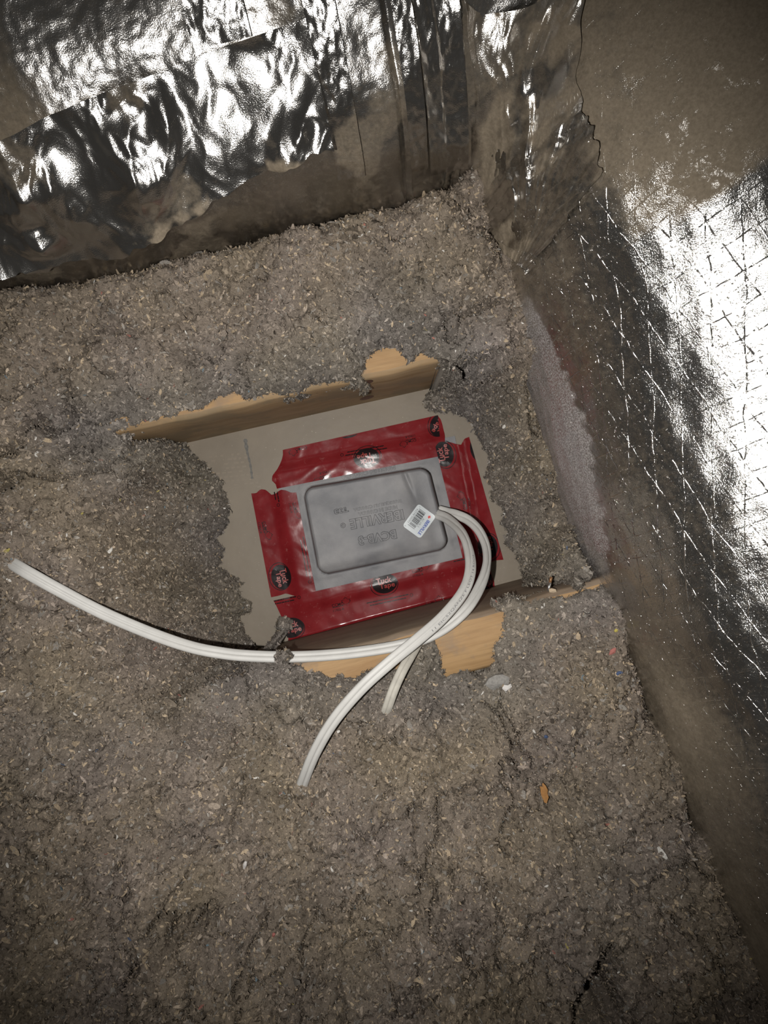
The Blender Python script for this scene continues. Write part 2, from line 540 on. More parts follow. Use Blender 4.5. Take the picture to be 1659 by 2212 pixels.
def terrain(x, y):
    shape = x.shape
    x = x.ravel(); y = y.ravel()
    near = (np.abs(x) < 0.36) & (np.abs(y) < 0.46)
    wx = x + 0.0024 * perlin(x * 90, y * 90, 21) + 0.0015 * perlin(x * 260, y * 260, 22)
    wy = y + 0.0024 * perlin(x * 90 + 7, y * 90, 23) + 0.0015 * perlin(x * 260, y * 260 + 9, 24)
    zb = base_height(x, y)
    amp = np.ones_like(x)
    # lumps and cracks of the blown cellulose
    f1, f2, cid = worley(x * 34 + 0.5 * perlin(x * 40, y * 40, 2), y * 34 + 0.5 * perlin(x * 40, y * 40, 4), 9)
    lump = 0.009 * (0.55 - f1) + 0.006 * (cid - 0.5)
    crackmask = sstep(0.05, 0.35, perlin(x * 9, y * 9, 31))
    crack = -0.013 * (1 - sstep(0.0, 0.07, f2 - f1)) * crackmask
    g1, g2, gid = worley(x * 95, y * 95, 14)
    k1, k2, kid = worley(x * 17 + 0.5 * perlin(x * 30, y * 30, 12), y * 17 + 0.5 * perlin(x * 30, y * 30, 13), 19)
    lump = lump + 0.011 * (kid - 0.5) * sstep(0.0, 0.10, k2 - k1) - 0.030 * (1 - sstep(0.012, 0.062, k2 - k1)) * sstep(0.1, 0.3, perlin(x * 7, y * 7, 33))
    small = 0.0050 * (0.5 - g1) + 0.003 * (gid - 0.5)
    detail = 0.010 * fbm(x * 11, y * 11, 5, 3) + lump + crack + small + 0.0030 * fbm(x * 150, y * 150, 6, 3, 0.6)
    z = zb + detail
    # rim of the opening
    Pc = np.vstack([RW[:, :2], RW[:1, :2]])
    d, _, par = seg_dist(wx, wy, Pc)
    ins = inside_poly(wx, wy, RW[:, :2])
    idx = np.clip(par.astype(int), 0, len(RW) - 1)
    fr = par - idx
    zc = RW[idx, 2] * (1 - fr) + RW[(idx + 1) % len(RW), 2] * fr
    wramp = 0.032 + 0.045 * (1 - zc / JH)
    t = np.clip(d / wramp, 0, 1)
    prof = 1 - (1 - t) ** 1.45
    zout = zc - 0.001 + (z - zc) * prof + 0.003 * (1 - np.exp(-d / 0.002)) * (1 - t)
    zin = zc - 0.004 - d * 6.0
    z = np.where(ins, np.maximum(zin, -0.03), zout)
    for e1, e2, b0, b1 in ((E1, E2, UP_FACE, UP_FACE + 0.046), (E1L, E2L, LOW_FACE - 0.057, LOW_FACE)):
        p = x * e2[0] + y * e2[1]
        on = (p > b0) & (p < b1) & ~ins
        z = np.where(on, np.maximum(z, JH + 0.001 + np.minimum(d, 0.02) * 0.4 + 0.25 * detail), z)
    # gap along the duct
    dfoot, side, _ = seg_dist(x, y, FW[:, :2])
    back = sstep(0.03, 0.0, x - 0.05) * (y > 0.1)
    gap = np.exp(-(dfoot / (0.0055 + 0.006 * back)) ** 2) * np.maximum(sstep(-0.1, 0.35, perlin(x * 14, y * 14, 41)), 0.8 * back)
    gap = np.where(side > 0, np.maximum(gap, back), gap)
    z = z - (0.03 + 0.025 * back) * gap
    # hollow
    dh, _, _ = seg_dist(wx, wy, np.vstack([HOLE, HOLE[:1]]))
    ih = inside_poly(wx, wy, HOLE)
    z = np.where(ih, z - 0.185 * sstep(0, 0.010, dh), z)
    cz = np.full(x.shape, -1.0)
    for px, py, zz, r in CLODS:
        c = W2(px, py, zz); rr = r * (H - zz) / F
        dd = np.hypot(wx - c[0], wy - c[1]) / rr
        b = zz + 0.0025 * fbm(x * 260, y * 260, 8, 2) - rr * 1.1 * dd ** 2
        cz = np.where(dd < 1.35, np.maximum(cz, b), cz)
    cl = cz > -0.9
    z = np.where(ins & cl, cz, np.maximum(z, cz))
    return z.reshape(shape), ins.reshape(shape), (side * dfoot).reshape(shape), d.reshape(shape), ih.reshape(shape), cl.reshape(shape)


def tint_at(x, y, dist_rim, ih, n_seed=50):
    """base colour of the cellulose: dusty brown on the old surface, greyer where it was freshly dug"""
    fresh = (1 - sstep(0.0, 0.07, dist_rim)) * 0.85
    fresh = np.clip(fresh + 0.35 * perlin(x * 8, y * 8, n_seed), 0, 1)
    brown = np.array([0.226, 0.187, 0.148]); grey = np.array([0.188, 0.168, 0.147])
    c = brown[None] * (1 - fresh[:, None]) + grey[None] * fresh[:, None]
    v = 1.0 + 0.20 * fbm(x * 22, y * 22, n_seed + 1, 3)
    hue = perlin(x * 16, y * 16, n_seed + 7)[:, None]
    c = c * (1 + hue * np.array([[-0.04, -0.03, 0.07]]))
    c = c * v[:, None]
    return c


def axis(lo, hi, step, far, fstep):
    a = np.arange(lo, hi, step)
    l = lo - np.cumsum(np.linspace(step, fstep, 40)); l = l[l > -far]
    r = hi + np.cumsum(np.linspace(step, fstep, 40)); r = r[r < far]
    return np.concatenate([l[::-1], a, r])


def build_insulation():
    xs = axis(-0.375, 0.365, 0.0016, 0.85, 0.02)
    ys = axis(-0.500, 0.335, 0.0016, 0.95, 0.02)
    X, Y = np.meshgrid(xs, ys, indexing='ij')
    Z, INS, SF, DR, IH, CL = terrain(X, Y)
    nu, nv = X.shape
    faces = grid_faces(nu, nv)
    fl = (~INS).ravel() | (Z.ravel() > 0.0005)
    out = SF.ravel() < 0.02
    keepv = fl & out
    # drop faces well inside the opening and behind the duct's foot
    drop = (INS & ~CL & (DR > 0.003)).ravel()
    under = (SF.ravel() > 0.03)
    faces = faces[~(drop[faces].any(axis=1) | under[faces].all(axis=1))]
    verts = np.stack([X.ravel(), Y.ravel(), Z.ravel()], 1)
    tint = tint_at(verts[:, 0], verts[:, 1], DR.ravel(), IH.ravel()) * 0.85
    # normals of the surface for the flakes
    gx = np.gradient(Z, axis=0) / np.gradient(xs)[:, None]
    gy = np.gradient(Z, axis=1) / np.gradient(ys)[None, :]
    # ---- flakes
    N = 275000
    A = 0.33
    slope = np.hypot(gx, gy)
    ok = (~INS | CL | (DR < 0.0030)) & (SF < 0.004) & (Z > -0.004)
    cell = np.gradient(xs)[:, None] * np.gradient(ys)[None, :]
    wgt = np.where(ok, cell * np.sqrt(1 + np.minimum(slope, 25.0) ** 2), 0)
    wgt[(X < -0.38) | (X > 0.37) | (Y < -0.505) | (Y > 0.34)] = 0
    pick = RNG.choice(X.size, N, p=(wgt / wgt.sum()).ravel())
    pu, pv = np.unravel_index(pick, X.shape)
    alongx = RNG.random(N) * (np.abs(gx[pu, pv]) + np.abs(gy[pu, pv]) + 1e-6) < np.abs(gx[pu, pv])
    qu = np.clip(pu + np.where(alongx, RNG.choice([-1, 1], N), 0), 0, nu - 1); qv = np.clip(pv + np.where(alongx, 0, RNG.choice([-1, 1], N)), 0, nv - 1)
    lt = RNG.uniform(0, 1, N) * ok[qu, qv]
    px = X[pu, pv] * (1 - lt) + X[qu, qv] * lt; py = Y[pu, pv] * (1 - lt) + Y[qu, qv] * lt
    sel = np.arange(N); iu, iv = pu, pv; z0 = Z[pu, pv] * (1 - lt) + Z[qu, qv] * lt
    n = len(sel)
    fl_ = 1.0 / np.sqrt(1 + slope[iu, iv] ** 2)
    jx = RNG.normal(0, 0.0009, n) * fl_; jy = RNG.normal(0, 0.0009, n) * fl_
    C = np.stack([px[sel] + jx, py[sel] + jy, z0[sel] + gx[iu[sel], iv[sel]] * jx + gy[iu[sel], iv[sel]] * jy], 1)
    Nn = np.stack([-gx[iu[sel], iv[sel]], -gy[iu[sel], iv[sel]], np.ones(n)], 1)
    Nn /= np.linalg.norm(Nn, axis=1, keepdims=True)
    Nn += RNG.normal(0, 0.42, (n, 3)); Nn /= np.linalg.norm(Nn, axis=1, keepdims=True)
    T = RNG.normal(0, 1, (n, 3)); T -= (T * Nn).sum(1, keepdims=True) * Nn; T /= np.linalg.norm(T, axis=1, keepdims=True)
    B = np.cross(Nn, T)
    L = np.exp(RNG.normal(math.log(0.0027), 0.42, n)); Wd = L * RNG.uniform(0.22, 0.55, n)
    big = RNG.random(n) < 0.035
    L[big] *= 1.5; Wd[big] *= 1.5
    C = C + Nn * RNG.uniform(-0.0002, 0.0016, n)[:, None]
    k = RNG.uniform(-0.5, 0.9, n) * L * 0.5
    ts = np.array([-1.0, -0.38, 0.38, 1.0]); ws = np.array([0.42, 1.0, 0.95, 0.38])
    V = np.zeros((n, 8, 3), np.float32)
    for a in range(4):
        ctr = C + T * (ts[a] * L * 0.5)[:, None] + Nn * (k * (ts[a] ** 2 - 0.5))[:, None]
        w = (ws[a] * Wd * 0.5)[:, None]
        V[:, a * 2] = ctr - B * w; V[:, a * 2 + 1] = ctr + B * w
    q = np.array([[0, 2, 3, 1], [2, 4, 5, 3], [4, 6, 7, 5]])
    FQ = (np.arange(n)[:, None, None] * 8 + q[None]).reshape(-1, 4)
    tf = tint_at(C[:, 0], C[:, 1], DR[iu[sel], iv[sel]], IH[iu[sel], iv[sel]])
    val = np.exp(RNG.normal(-0.01, 0.30, n))
    tf = tf * val[:, None]
    r = RNG.random(n)
    brown = sstep(0.02, 0.09, DR[iu[sel], iv[sel]])
    cream = r < 0.04 + 0.065 * brown
    tf[cream] = np.array([0.42, 0.335, 0.235]) * RNG.uniform(0.75, 1.2, (cream.sum(), 1))
    gr = (r > 0.90)
    tf[gr] = np.array([0.265, 0.243, 0.215]) * RNG.uniform(0.7, 1.25, (gr.sum(), 1))
    dk = (r > 0.30) & (r < 0.38)
    tf[dk] *= 0.55
    for lo, c in ((0.5, (0.60, 0.58, 0.54)), (0.506, (0.16, 0.22, 0.26)), (0.5075, (0.34, 0.15, 0.12)), (0.5085, (0.42, 0.36, 0.12)), (0.509, (0.10, 0.13, 0.2))):
        hi = {0.5: 0.5045, 0.506: 0.5072, 0.5075: 0.5083, 0.5085: 0.5088, 0.509: 0.5093}[lo]
        tf[(r > lo) & (r < hi)] = c
    allv = np.concatenate([verts, V.reshape(-1, 3)])
    allf = np.concatenate([faces, FQ + len(verts)])
    allt = np.concatenate([tint, np.repeat(tf, 8, axis=0)])
    # compact unused vertices
    used = np.zeros(len(allv), bool); used[allf.ravel()] = True
    remap = np.cumsum(used) - 1
    o = mesh_obj('cellulose_insulation', allv[used], remap[allf], M['insul'], attrs={'tint': np.clip(allt[used], 0.01, 0.9)})
    tag(o, 'loose grey-brown blown cellulose insulation heaped around the cleared opening', 'insulation', kind='stuff')


def terr1(px, py, zguess=0.18):
    """point on the insulation seen at a pixel (iterate along the sight line)"""
    z = zguess
    for _ in range(6):
        w = W(px, py, z)
        z = float(terrain(np.array([w[0]]), np.array([w[1]]))[0][0])
    return W(px, py, z)


# ------------------------------------------------------------------ ceiling board and joists (setting)
def jp(a, b, z):
    p = E1 * a + E2 * b
    return (p[0], p[1], z)


def build_board():
    bm = bmesh.new()
    bmesh.ops.create_grid(bm, x_segments=40, y_segments=40, size=0.9)
    g = bmesh.ops.extrude_face_region(bm, geom=bm.faces[:])
    bmesh.ops.translate(bm, verts=[v for v in g['geom'] if isinstance(v, bmesh.types.BMVert)], vec=(0, 0, -0.0127))
    bmesh.ops.recalc_face_normals(bm, faces=bm.faces)
    ceil = bm_obj('ceiling', bm, M['board'])
    tag(ceil, 'beige ceiling board under clear sheeting at the bottom of the opening', kind='structure')
    # dark scuff mark on the board
    pts = np.array([W(px, py, 0.0) for px, py in [(530, 948), (534, 975), (541, 1005), (545, 1034)]])
    c = catmull(pts, 24)
    v = []
    for i, p in enumerate(c):
        w = 0.0017 * (0.6 + 0.5 * math.sin(i * 0.9) ** 2) * (1.3 if i < 8 else 0.8)
        v += [(p[0] - w, p[1], 0.0005), (p[0] + w, p[1], 0.0005)]
    f = np.array([[2 * i, 2 * i + 1, 2 * i + 3, 2 * i + 2] for i in range(len(c) - 1)])
    mesh_obj('scuff_mark', v, f, M['scuff'], ceil)
    # rows of faded, unreadable print
    v = []; f = []
    for r in range(9):
        for k in range(7):
            if random.random() < 0.25: continue
            x0 = 452 + k * 12 + r * 4; y0 = 985 + r * 9.0 - (k * 12) * 0.1
            w = random.uniform(5, 10)
            b = len(v)
            for dx, dy in ((0, 0), (w, -w * .1), (w, 4 - w * .1), (0, 4)):
                p = W(x0 + dx, y0 + dy, 0); v.append((p[0], p[1], 0.0004))
            f.append([b, b + 1, b + 2, b + 3])
    mesh_obj('faded_print', v, np.array(f), M['ghost'], ceil)


def joist(name, b0, b1, a0, a1, side, label, th=TH):
    """a plank on edge; local x runs along the grain"""
    root = empty(name, (0, 0, 0))
    root.rotation_euler = (0, 0, th)
    tag(root, label, 'joist')
    nx = 120
    xs = np.linspace(a0, a1, nx)
    inner = b0 if abs(b0) < abs(b1) else b1
    outer = b1 if inner == b0 else b0
    s = 1 if outer > inner else -1
    # rounded profile: inner foot -> inner top edge -> outer top edge -> outer foot
    prof = [(inner, 0.0), (inner, 0.045), (inner, 0.09), (inner, JH - 0.005), (inner + s * 0.0012, JH - 0.0016), (inner + s * 0.005, JH), (inner + s * 0.012, JH), (inner + s * 0.022, JH), (outer - s * 0.004, JH), (outer, JH - 0.004), (outer, 0)]
    def strip(idx, nm, mat):
        v = []
        for i, x in enumerate(xs):
            for k in idx:
                b, z = prof[k]
                wob = 0.0007 * math.sin(x * 41 + z * 30) + 0.0004 * math.sin(x * 133)
                v.append((x, b + wob * s * (1 if 0 < k < 8 else 0), z - (0.0006 * (1 + math.sin(x * 57)) if 4 <= k <= 6 else 0)))
        o = mesh_obj(nm, v, grid_faces(nx, len(idx)), mat)
        o.parent = root
        return o
    strip([0, 1, 2, 3, 4, 5], 'side_face', side)
    strip([5, 6, 7, 8, 9, 10], 'top_face', M['wood_top'])
    return root


def build_joists():
    up = joist('ceiling_joist', UP_FACE, UP_FACE + 0.042, -0.50, 0.085, M['wood_side'], 'tan lumber joist with two dark knots above the red tape')
    up2 = joist('joist_block', UP_FACE + 0.0015, UP_FACE + 0.042, 0.0855, 0.19, M['wood_side'], 'greenish joist end butted against the knotted joist at right of opening')
    low = joist('ceiling_joist', LOW_FACE, LOW_FACE - 0.053, -0.55, 0.235, M['wood_low'], 'greyish lumber joist below the red tape with bare orange wood on top', THL)
    # knots on the upper joist: shallow oval discs set in its face
    for px, py, zz, rx, rz, on_side in ((791, 856, 0.062, 0.0075, 0.0045, True), (792, 822, 0.128, 0.0055, 0.004, True)):
        ray = W(px, py, zz)
        # find the place on the side face under this pixel
        best = None
        for z in np.linspace(0.005, JH, 200):
            p = W(px, py, z)[:2]; e = abs(p @ E2 - UP_FACE)
            if best is None or e < best[0]: best = (e, z, p @ E1)
        _, z, a = best
        v = [(a, UP_FACE - 0.0022, z)]; n = 28
        for k in range(n):
            t = 2 * math.pi * k / n
            v.append((a + rx * math.cos(t), UP_FACE - 0.0018, z + rz * 2.3 * math.sin(t)))
        f = np.array([[0, 1 + k, 1 + (k + 1) % n] for k in range(n)])
        o = mesh_obj('knot', v, f, M['knot']); o.parent = up
    # nail / metal clip standing at the lower joist
    a = W(1184, 1277, 0.141)
    eye = np.array([0, 0, H]) - a
    b = min((W(1191, 1246, q) for q in np.linspace(0.08, 0.17, 181)), key=lambda q: abs((q - a) @ eye))   # lies square to the sight line
    root = empty('nail', tuple(a)); tag(root, 'short shiny nail standing at the edge of the lower joist', 'nail')
    tube('shank', [a, a * 0.4 + b * 0.6], 0.0015, M['steel'], root, 10)
    tube('tip', [a * 0.4 + b * 0.6, b], 0.0014, M['rust'], root, 10)


def tube(name, P, r, mat, parent=None, n=10, r2=None):
    P = np.asarray(P, float)
    v = []; k = len(P)
    for i in range(k):
        t = P[min(i + 1, k - 1)] - P[max(i - 1, 0)]; t /= np.linalg.norm(t)
        u = np.cross(t, [0.3, 0.5, 0.81]); u /= np.linalg.norm(u); w = np.cross(t, u)
        for j in range(n):
            a = 2 * math.pi * j / n
            v.append(P[i] + r * (u * math.cos(a) + w * math.sin(a)))
    f = [[i * n + j, i * n + (j + 1) % n, (i + 1) * n + (j + 1) % n, (i + 1) * n + j] for i in range(k - 1) for j in range(n)]
    v.append(P[0]); v.append(P[-1])
    tri = [[len(v) - 2, (j + 1) % n, j] for j in range(n)] + [[len(v) - 1, (k - 1) * n + j, (k - 1) * n + (j + 1) % n] for j in range(n)]
    return mesh_obj(name, v, [np.array(f), np.array(tri)], mat, parent)


# ------------------------------------------------------------------ foil-wrapped duct
A0 = math.radians(80)


def duct_xyz(ft, u, v, h):
    """u along the foot, v up and over the round (v = 0 at the foot), h off the surface"""
    I = lambda a: np.interp(u, ft.s, a)
    R = I(ft.R)
    nx, ny = I(ft.n[:, 0]), I(ft.n[:, 1])
    a = A0 - v / R
    out = R * (math.sin(A0) - np.sin(a)) - h * np.sin(a)
    up = R * (np.cos(a) - math.cos(A0)) + h * np.cos(a)
    return np.stack([I(ft.c[:, 0]) + nx * out, I(ft.c[:, 1]) + ny * out, I(ft.c[:, 2]) + up], -1)


def crumple(u, v, seed, scale=1.0, aniso=1.0):
    """sharp folds of crushed foil"""
    uu = u * scale; vv = v * scale * aniso
    wu = uu + 0.012 * scale * perlin(uu * 14 / scale, vv * 14 / scale, seed + 3)
    wv = vv + 0.012 * scale * perlin(uu * 14 / scale + 5, vv * 14 / scale, seed + 4)
    a = ridge(wu * 22, wv * 22, seed)
    b = ridge(wu * 55, wv * 55, seed + 1)
    f1, f2, _ = worley(wu * 30, wv * 30, seed + 2)
    return 0.0050 * a + 0.0016 * b + 0.0042 * np.clip(f2 - f1, 0, 0.9)


def duct_sheet(ft, name, u0, u1, v0, v1, step, height, mat, parent, dust, frost=None, uv_edge=None, other=None):
    us = np.arange(u0, u1 + step * .5, step); vs = np.arange(v0, v1 + step * .5, step)
    U, V = np.meshgrid(us, vs, indexing='ij')
    if uv_edge is not None: U, V = uv_edge(U, V)
    P = duct_xyz(ft, U, V, height(U, V)).reshape(-1, 3)
    d = np.clip(dust(U, V), 0, 1).ravel()
    fr = np.clip(frost(U, V), 0, 1).ravel() if frost is not None else np.zeros(len(P))
    fc = grid_faces(len(us), len(vs))
    UV = np.stack([U.ravel(), V.ravel()], 1)
    if other is not None:                       # ends a little past the seam with the other run
        keep = duct_height(other, P[:, 0], P[:, 1]) < P[:, 2] + 0.025
        keep |= P[:, 1] < W2(1017, 361, .19)[1] - 0.01
        fc = fc[keep[fc].all(axis=1)]
        used = np.zeros(len(P), bool); used[fc.ravel()] = True
        rm = np.cumsum(used) - 1
        P, d, fr, UV, fc = P[used], d[used], fr[used], UV[used], rm[fc]
    return mesh_obj(name, P, fc, mat, parent, uv=UV, attrs={'dust': d, 'frost': fr})


def duct_height(ft, x, y):
    """height of a duct run over a place (straight part near the corner)"""
    k = len(ft.s) // 2
    best = np.full(x.shape, 1e9); D = np.zeros(x.shape); zf = np.zeros(x.shape); R = np.full(x.shape, ft.R0)
    for i in range(0, len(ft.s), 8):
        d2 = np.hypot(x - ft.c[i, 0], y - ft.c[i, 1]); m = d2 < best
        D = np.where(m, (x - ft.c[i, 0]) * ft.n[i, 0] + (y - ft.c[i, 1]) * ft.n[i, 1], D)
        zf = np.where(m, ft.c[i, 2], zf); R = np.where(m, ft.R[i], R); best = np.where(m, d2, best)
    sa = math.sin(A0) - D / R
    a = np.arcsin(np.clip(sa, -0.6, 1.0))
    z = zf + R * (np.cos(a) - math.cos(A0))
    return np.where(sa > 1, z - (sa - 1) * R * 5, z)


def build_duct():
    A, B = FA, FB
    # ---------- run along the back
    root = empty('insulated_duct', tuple(W(400, 510, .16)))
    tag(root, 'foil-wrapped duct run along the back with crumpled foil tape', 'duct')
    uc = A.at(1017, 361)
    rel = lambda px: A.at(px, 592 - px * 0.225)
    def swell(U, V): return 0.005 * fbm(U * 9, V * 9, 62, 3)
    def h_top(U, V):
        bub = 0.0006 * fbm(U * 170, V * 170, 61, 2) * sstep(0.02, 0.08, V)
        seam = -0.004 * np.exp(-((U - rel(880)) / 0.0022) ** 2)
        sag = 0.004 * perlin(U * 9, V * 26 + 0.4 * perlin(U * 10, V * 10, 67), 68) * sstep(rel(620), rel(720), U)
        return bub + swell(U, V) + seam + sag
    def dust_top(U, V):
        n = fbm(U * 12, V * 12, 71, 4)
        left = (1 - sstep(rel(120), rel(330), U + 0.03 * n + 0.45 * (V - 0.17))) * sstep(0.045, 0.07, V)
        low = (1 - sstep(0.010, 0.030, V + 0.01 * n)) * 0.06
        patch = sstep(0.2, 0.6, n) * 0.45
        return np.maximum.reduce([left * 0.78, low, patch, np.full_like(U, 0.16)])
    duct_sheet(A, 'foil_jacket', A.at(-420, 695), uc + 0.16, -0.06, 0.42, 0.0022, h_top, M['foil'], root, dust_top, other=B)
    # crumpled foil tape lapped along the lower half
    u0 = rel(-60); u1 = rel(735)
    kx = np.array([rel(p) for p in (-60, 60, 170, 260, 330, 450, 560, 735)])
    lo = np.array([.032, .030, .030, .026, .034, .050, .064, .074]); hi = np.array([.050, .052, .118, .124, .127, .131, .136, .142])
    def edge_tape(U, T):
        l = np.interp(U, kx, lo) + 0.004 * fbm(U * 40, U * 0 + 2, 81, 3); h = np.interp(U, kx, hi)
        return U, l + (h - l) * T / 0.1
    def h_tape(U, V):
        c = crumple(U, V, 91, 1.0, 0.7)
        ver = 0.0035 * ridge(U * 26 + 1.1 * perlin(U * 11, V * 9, 95), V * 5, 96)
        lap = -0.007 * np.exp(-((V - 0.062 - 0.01 * perlin(U * 8, U * 0, 97)) / 0.006) ** 2) * sstep(0.1, 0.5, perlin(U * 5, U * 0 + 3, 98) + 0.3)
        flat = sstep(0.0, 0.35, perlin(U * 11, V * 11, 99) + 0.25)
        l = np.interp(U, kx, lo); h = np.interp(U, kx, hi); tt = np.clip((h - V) / (h - l), 0, 1)
        flare = (0.020 + 0.010 * perlin(U * 10, U * 0 + 9, 94)) * tt ** 1.7
        c2 = 0.0016 * ridge(U * 75 + perlin(U * 30, V * 30, 88), V * 60, 89)
        dg = 0.004 * ridge((U + 0.8 * V) * 17 + 0.3 * perlin(U * 12, V * 12, 84), (V - U) * 3, 85) + 0.003 * ridge((U - 1.3 * V) * 21 + 0.3 * perlin(U * 12, V * 12, 86), (V + U) * 3, 87)
        return 0.0065 + (0.85 * c + c2 + 1.1 * ver + 1.3 * dg) * (0.3 + 0.7 * flat) + lap + swell(U, V) + flare
    def dust_tape(U, V):
        n = fbm(U * 14, V * 14, 75, 4); n2 = fbm(U * 60, V * 60, 76, 3)
        l = np.interp(U, kx, lo)
        hang = (1 - sstep(0.002, 0.010, V - l - 0.004 * n2)) * sstep(0.1, 0.35, n) * 0.8
        return np.maximum(0.07 + 0.35 * sstep(0.3, 0.65, n), hang)
    duct_sheet(A, 'foil_tape', u0, u1, 0, 0.1, 0.0011, h_tape, M['foil_tape'], root, dust_tape, uv_edge=edge_tape)
    # bands of tape round the run
    for pxa, pxb, va, vb, sd, am in ((540, 640, 0.139, 0.46, 101, 0.55), (735, 790, 0.03, 0.46, 111, 0.15), (884, 920, 0.02, 0.46, 121, 0.4), (925, 1002, 0.012, 0.46, 141, 0.5)):
        def h_band(U, V, sd=sd, am=am):
            return 0.0062 + am * crumple(U, V, sd, 1.0, 0.3) + 0.0008 * fbm(U * 160, V * 90, sd + 7, 2) + swell(U, V)
        duct_sheet(A, 'foil_tape', rel(pxa), rel(pxb), va, vb, 0.0011, h_band, M['foil_tape'], root, lambda U, V: 0.06 + 0.45 * sstep(0.25, 0.6, fbm(U * 14, V * 14, 77, 4)))

    # ---------- elbow in crushed foil, filling the valley where the two runs meet
    root = empty('duct_elbow', tuple(W(1050, 470, .17)))
    tag(root, 'crushed foil elbow joining the two duct runs in the corner', 'duct')
    ns, nt = 240, 340
    S, T = np.meshgrid(np.linspace(0, 1, ns), np.linspace(0, 1, nt) ** 1.5, indexing='ij')
    left = np.array([W2(*p) for p in ((985, 400, .15), (985, 330, .25), (1000, 180, .33), (1010, 0, .36), (1020, -150, .37))])
    right = np.array([W2(*p) for p in ((1118, 640, .15), (1160, 560, .22), (1310, 355, .31), (1300, 150, .35), (1290, -150, .37))])
    tk = np.array([0, .25, .55, .8, 1.0])
    def edge(E): return np.stack([np.interp(T, tk, E[:, d]) for d in (0, 1)], -1)
    XY = edge(left) * (1 - S[..., None]) + edge(right) * S[..., None]
    # pull the foot into the corner
    cx = W2(1040, 480, .16); XY = XY + ((cx - (W2(985, 400, .15) + W2(1118, 640, .15)) / 2))[None, None] * (4 * S * (1 - S) * np.clip(1 - T * 4, 0, 1))[..., None] * 0.6
    XY[..., 0] += 0.004 * perlin(T * 18, S * 3, 130) * np.abs(S - 0.5) * 2
    x, y = XY[..., 0], XY[..., 1]
    za = duct_height(A, x, y); zb = duct_height(B, x, y)
    k = 0.03
    z = np.logaddexp(za / k, zb / k) * k - 0.010 * (4 * S * (1 - S)) 
    c0 = W2(1105, 615, .17)
    ang = np.arctan2(y - c0[1], x - c0[0]); rad = np.hypot(x - c0[0], y - c0[1])
    ww = 0.25 * perlin(x * 20, y * 20, 131) + 0.15 * perlin(x * 50, y * 50, 136)
    fan = 0.009 * ridge(ang * 5.5 + ww * 2.2, rad * 9, 132) + 0.0045 * ridge(ang * 13 + ww * 3, rad * 16, 133)
    patchy = 0.4 + 0.6 * sstep(-0.2, 0.4, perlin(x * 16, y * 16, 138))
    hgt = (fan * (0.35 + 0.65 * np.exp(-rad / 0.10)) + 0.8 * crumple(x, y, 135, 1.1, 1.0)) * patchy
    z = z + hgt * (0.25 + 0.75 * np.clip(T * 5, 0, 1)) + 0.002
    x = x - hgt * 0.5 * np.clip(1 - T * 3, 0, 1); y = y - hgt * 0.5 * np.clip(1 - T * 3, 0, 1)
    n = fbm(x * 26, y * 26, 143, 4)
    dust = np.clip(0.22 + 0.55 * sstep(-0.1, 0.5, n) + 0.2 * (rad > 0.12), 0, 0.9)
    mesh_obj('crushed_foil', np.stack([x, y, z], -1).reshape(-1, 3), grid_faces(ns, nt)[:, ::-1], M['foil_tape'], root, uv=np.stack([x.ravel(), y.ravel()], 1), attrs={'dust': dust.ravel(), 'frost': np.zeros(dust.size)})

    # ---------- run down the right side, reinforced foil
    root = empty('insulated_duct', tuple(W(1318, 1300, .12)))
    tag(root, 'scrim-reinforced foil duct run down the right with a dusty grey foot', 'duct')
    ub = B.at(1017, 361)
    def h_r(U, V):
        big = 0.0030 * fbm(U * 8, V * 8, 151, 3)
        cl = 0.0
        for ang, pitch in SCRIM:
            a = math.radians(ang)
            cl = cl + np.abs(np.cos(np.pi * (U * math.sin(a) / pitch + V * math.cos(a) / pitch - 0.5)))
        return big - 0.00035 * cl + 0.00016 * fbm(U * 170, V * 170, 153, 2)
    f0 = B.at(1118, 650); f1 = B.at(1210, 950); f2 = B.at(1305, 1255)
    def frost(U, V):
        n = fbm(U * 90, V * 90, 161, 3); n2 = fbm(U * 22, V * 22, 162, 3)
        env = sstep(f0 - 0.005, f0 + 0.02, U) * (1 - sstep(f2 - 0.05, f2 + 0.02, U))
        wdt = 0.018 + 0.024 * np.exp(-((U - f1) / 0.10) ** 2)
        return env * (1 - sstep(wdt - 0.003, wdt + 0.003, V + 0.006 * n + 0.008 * n2)) * 0.95
    def dust_r(U, V):
        n = fbm(U * 9, V * 9, 171, 4)
        e0 = B.at(1123, 685)
        sharp = 1 - sstep(e0 - 0.004, e0 + 0.006, U + 0.035 * (V - 0.16) + 0.012 * n)
        n3 = fbm(U * 45, V * 45, 173, 3)
        top = sharp * (0.06 + 0.66 * sstep(0.10, 0.155, V + 0.35 * (e0 - U) - 0.015 + 0.02 * n) + 0.16 * n3 + 0.10 * sstep(0.15, 0.21, V))
        low = (1 - sstep(0.03, 0.10, V)) * sstep(B.at(1300, 1240), B.at(1420, 1540), U)
        bot = sstep(B.at(1480, 1700), B.at(1620, 2040), U)
        return np.clip(0.13 + 0.95 * top + 0.45 * low * (0.8 + 0.4 * n) + 0.15 * bot + 0.10 * n, 0.02, 1.0)
    duct_sheet(B, 'foil_jacket', ub - 0.30, B.at(1850, 2600), -0.06, 0.42, 0.0022, h_r, M['foil_scrim'], root, dust_r, frost, other=A)


# ------------------------------------------------------------------ box, tape
FLANGE = np.array([W2(*p) for p in [(597, 1022), (982, 942), (1034, 1214), (652, 1306)]])


def quad_uv(Q, a, b):
    """bilinear on a quad TL, TR, BR, BL; a across 0..1, b down 0..1"""
    a = np.asarray(a)[..., None]; b = np.asarray(b)[..., None]
    return (Q[0] * (1 - a) + Q[1] * a) * (1 - b) + (Q[3] * (1 - a) + Q[2] * a) * b


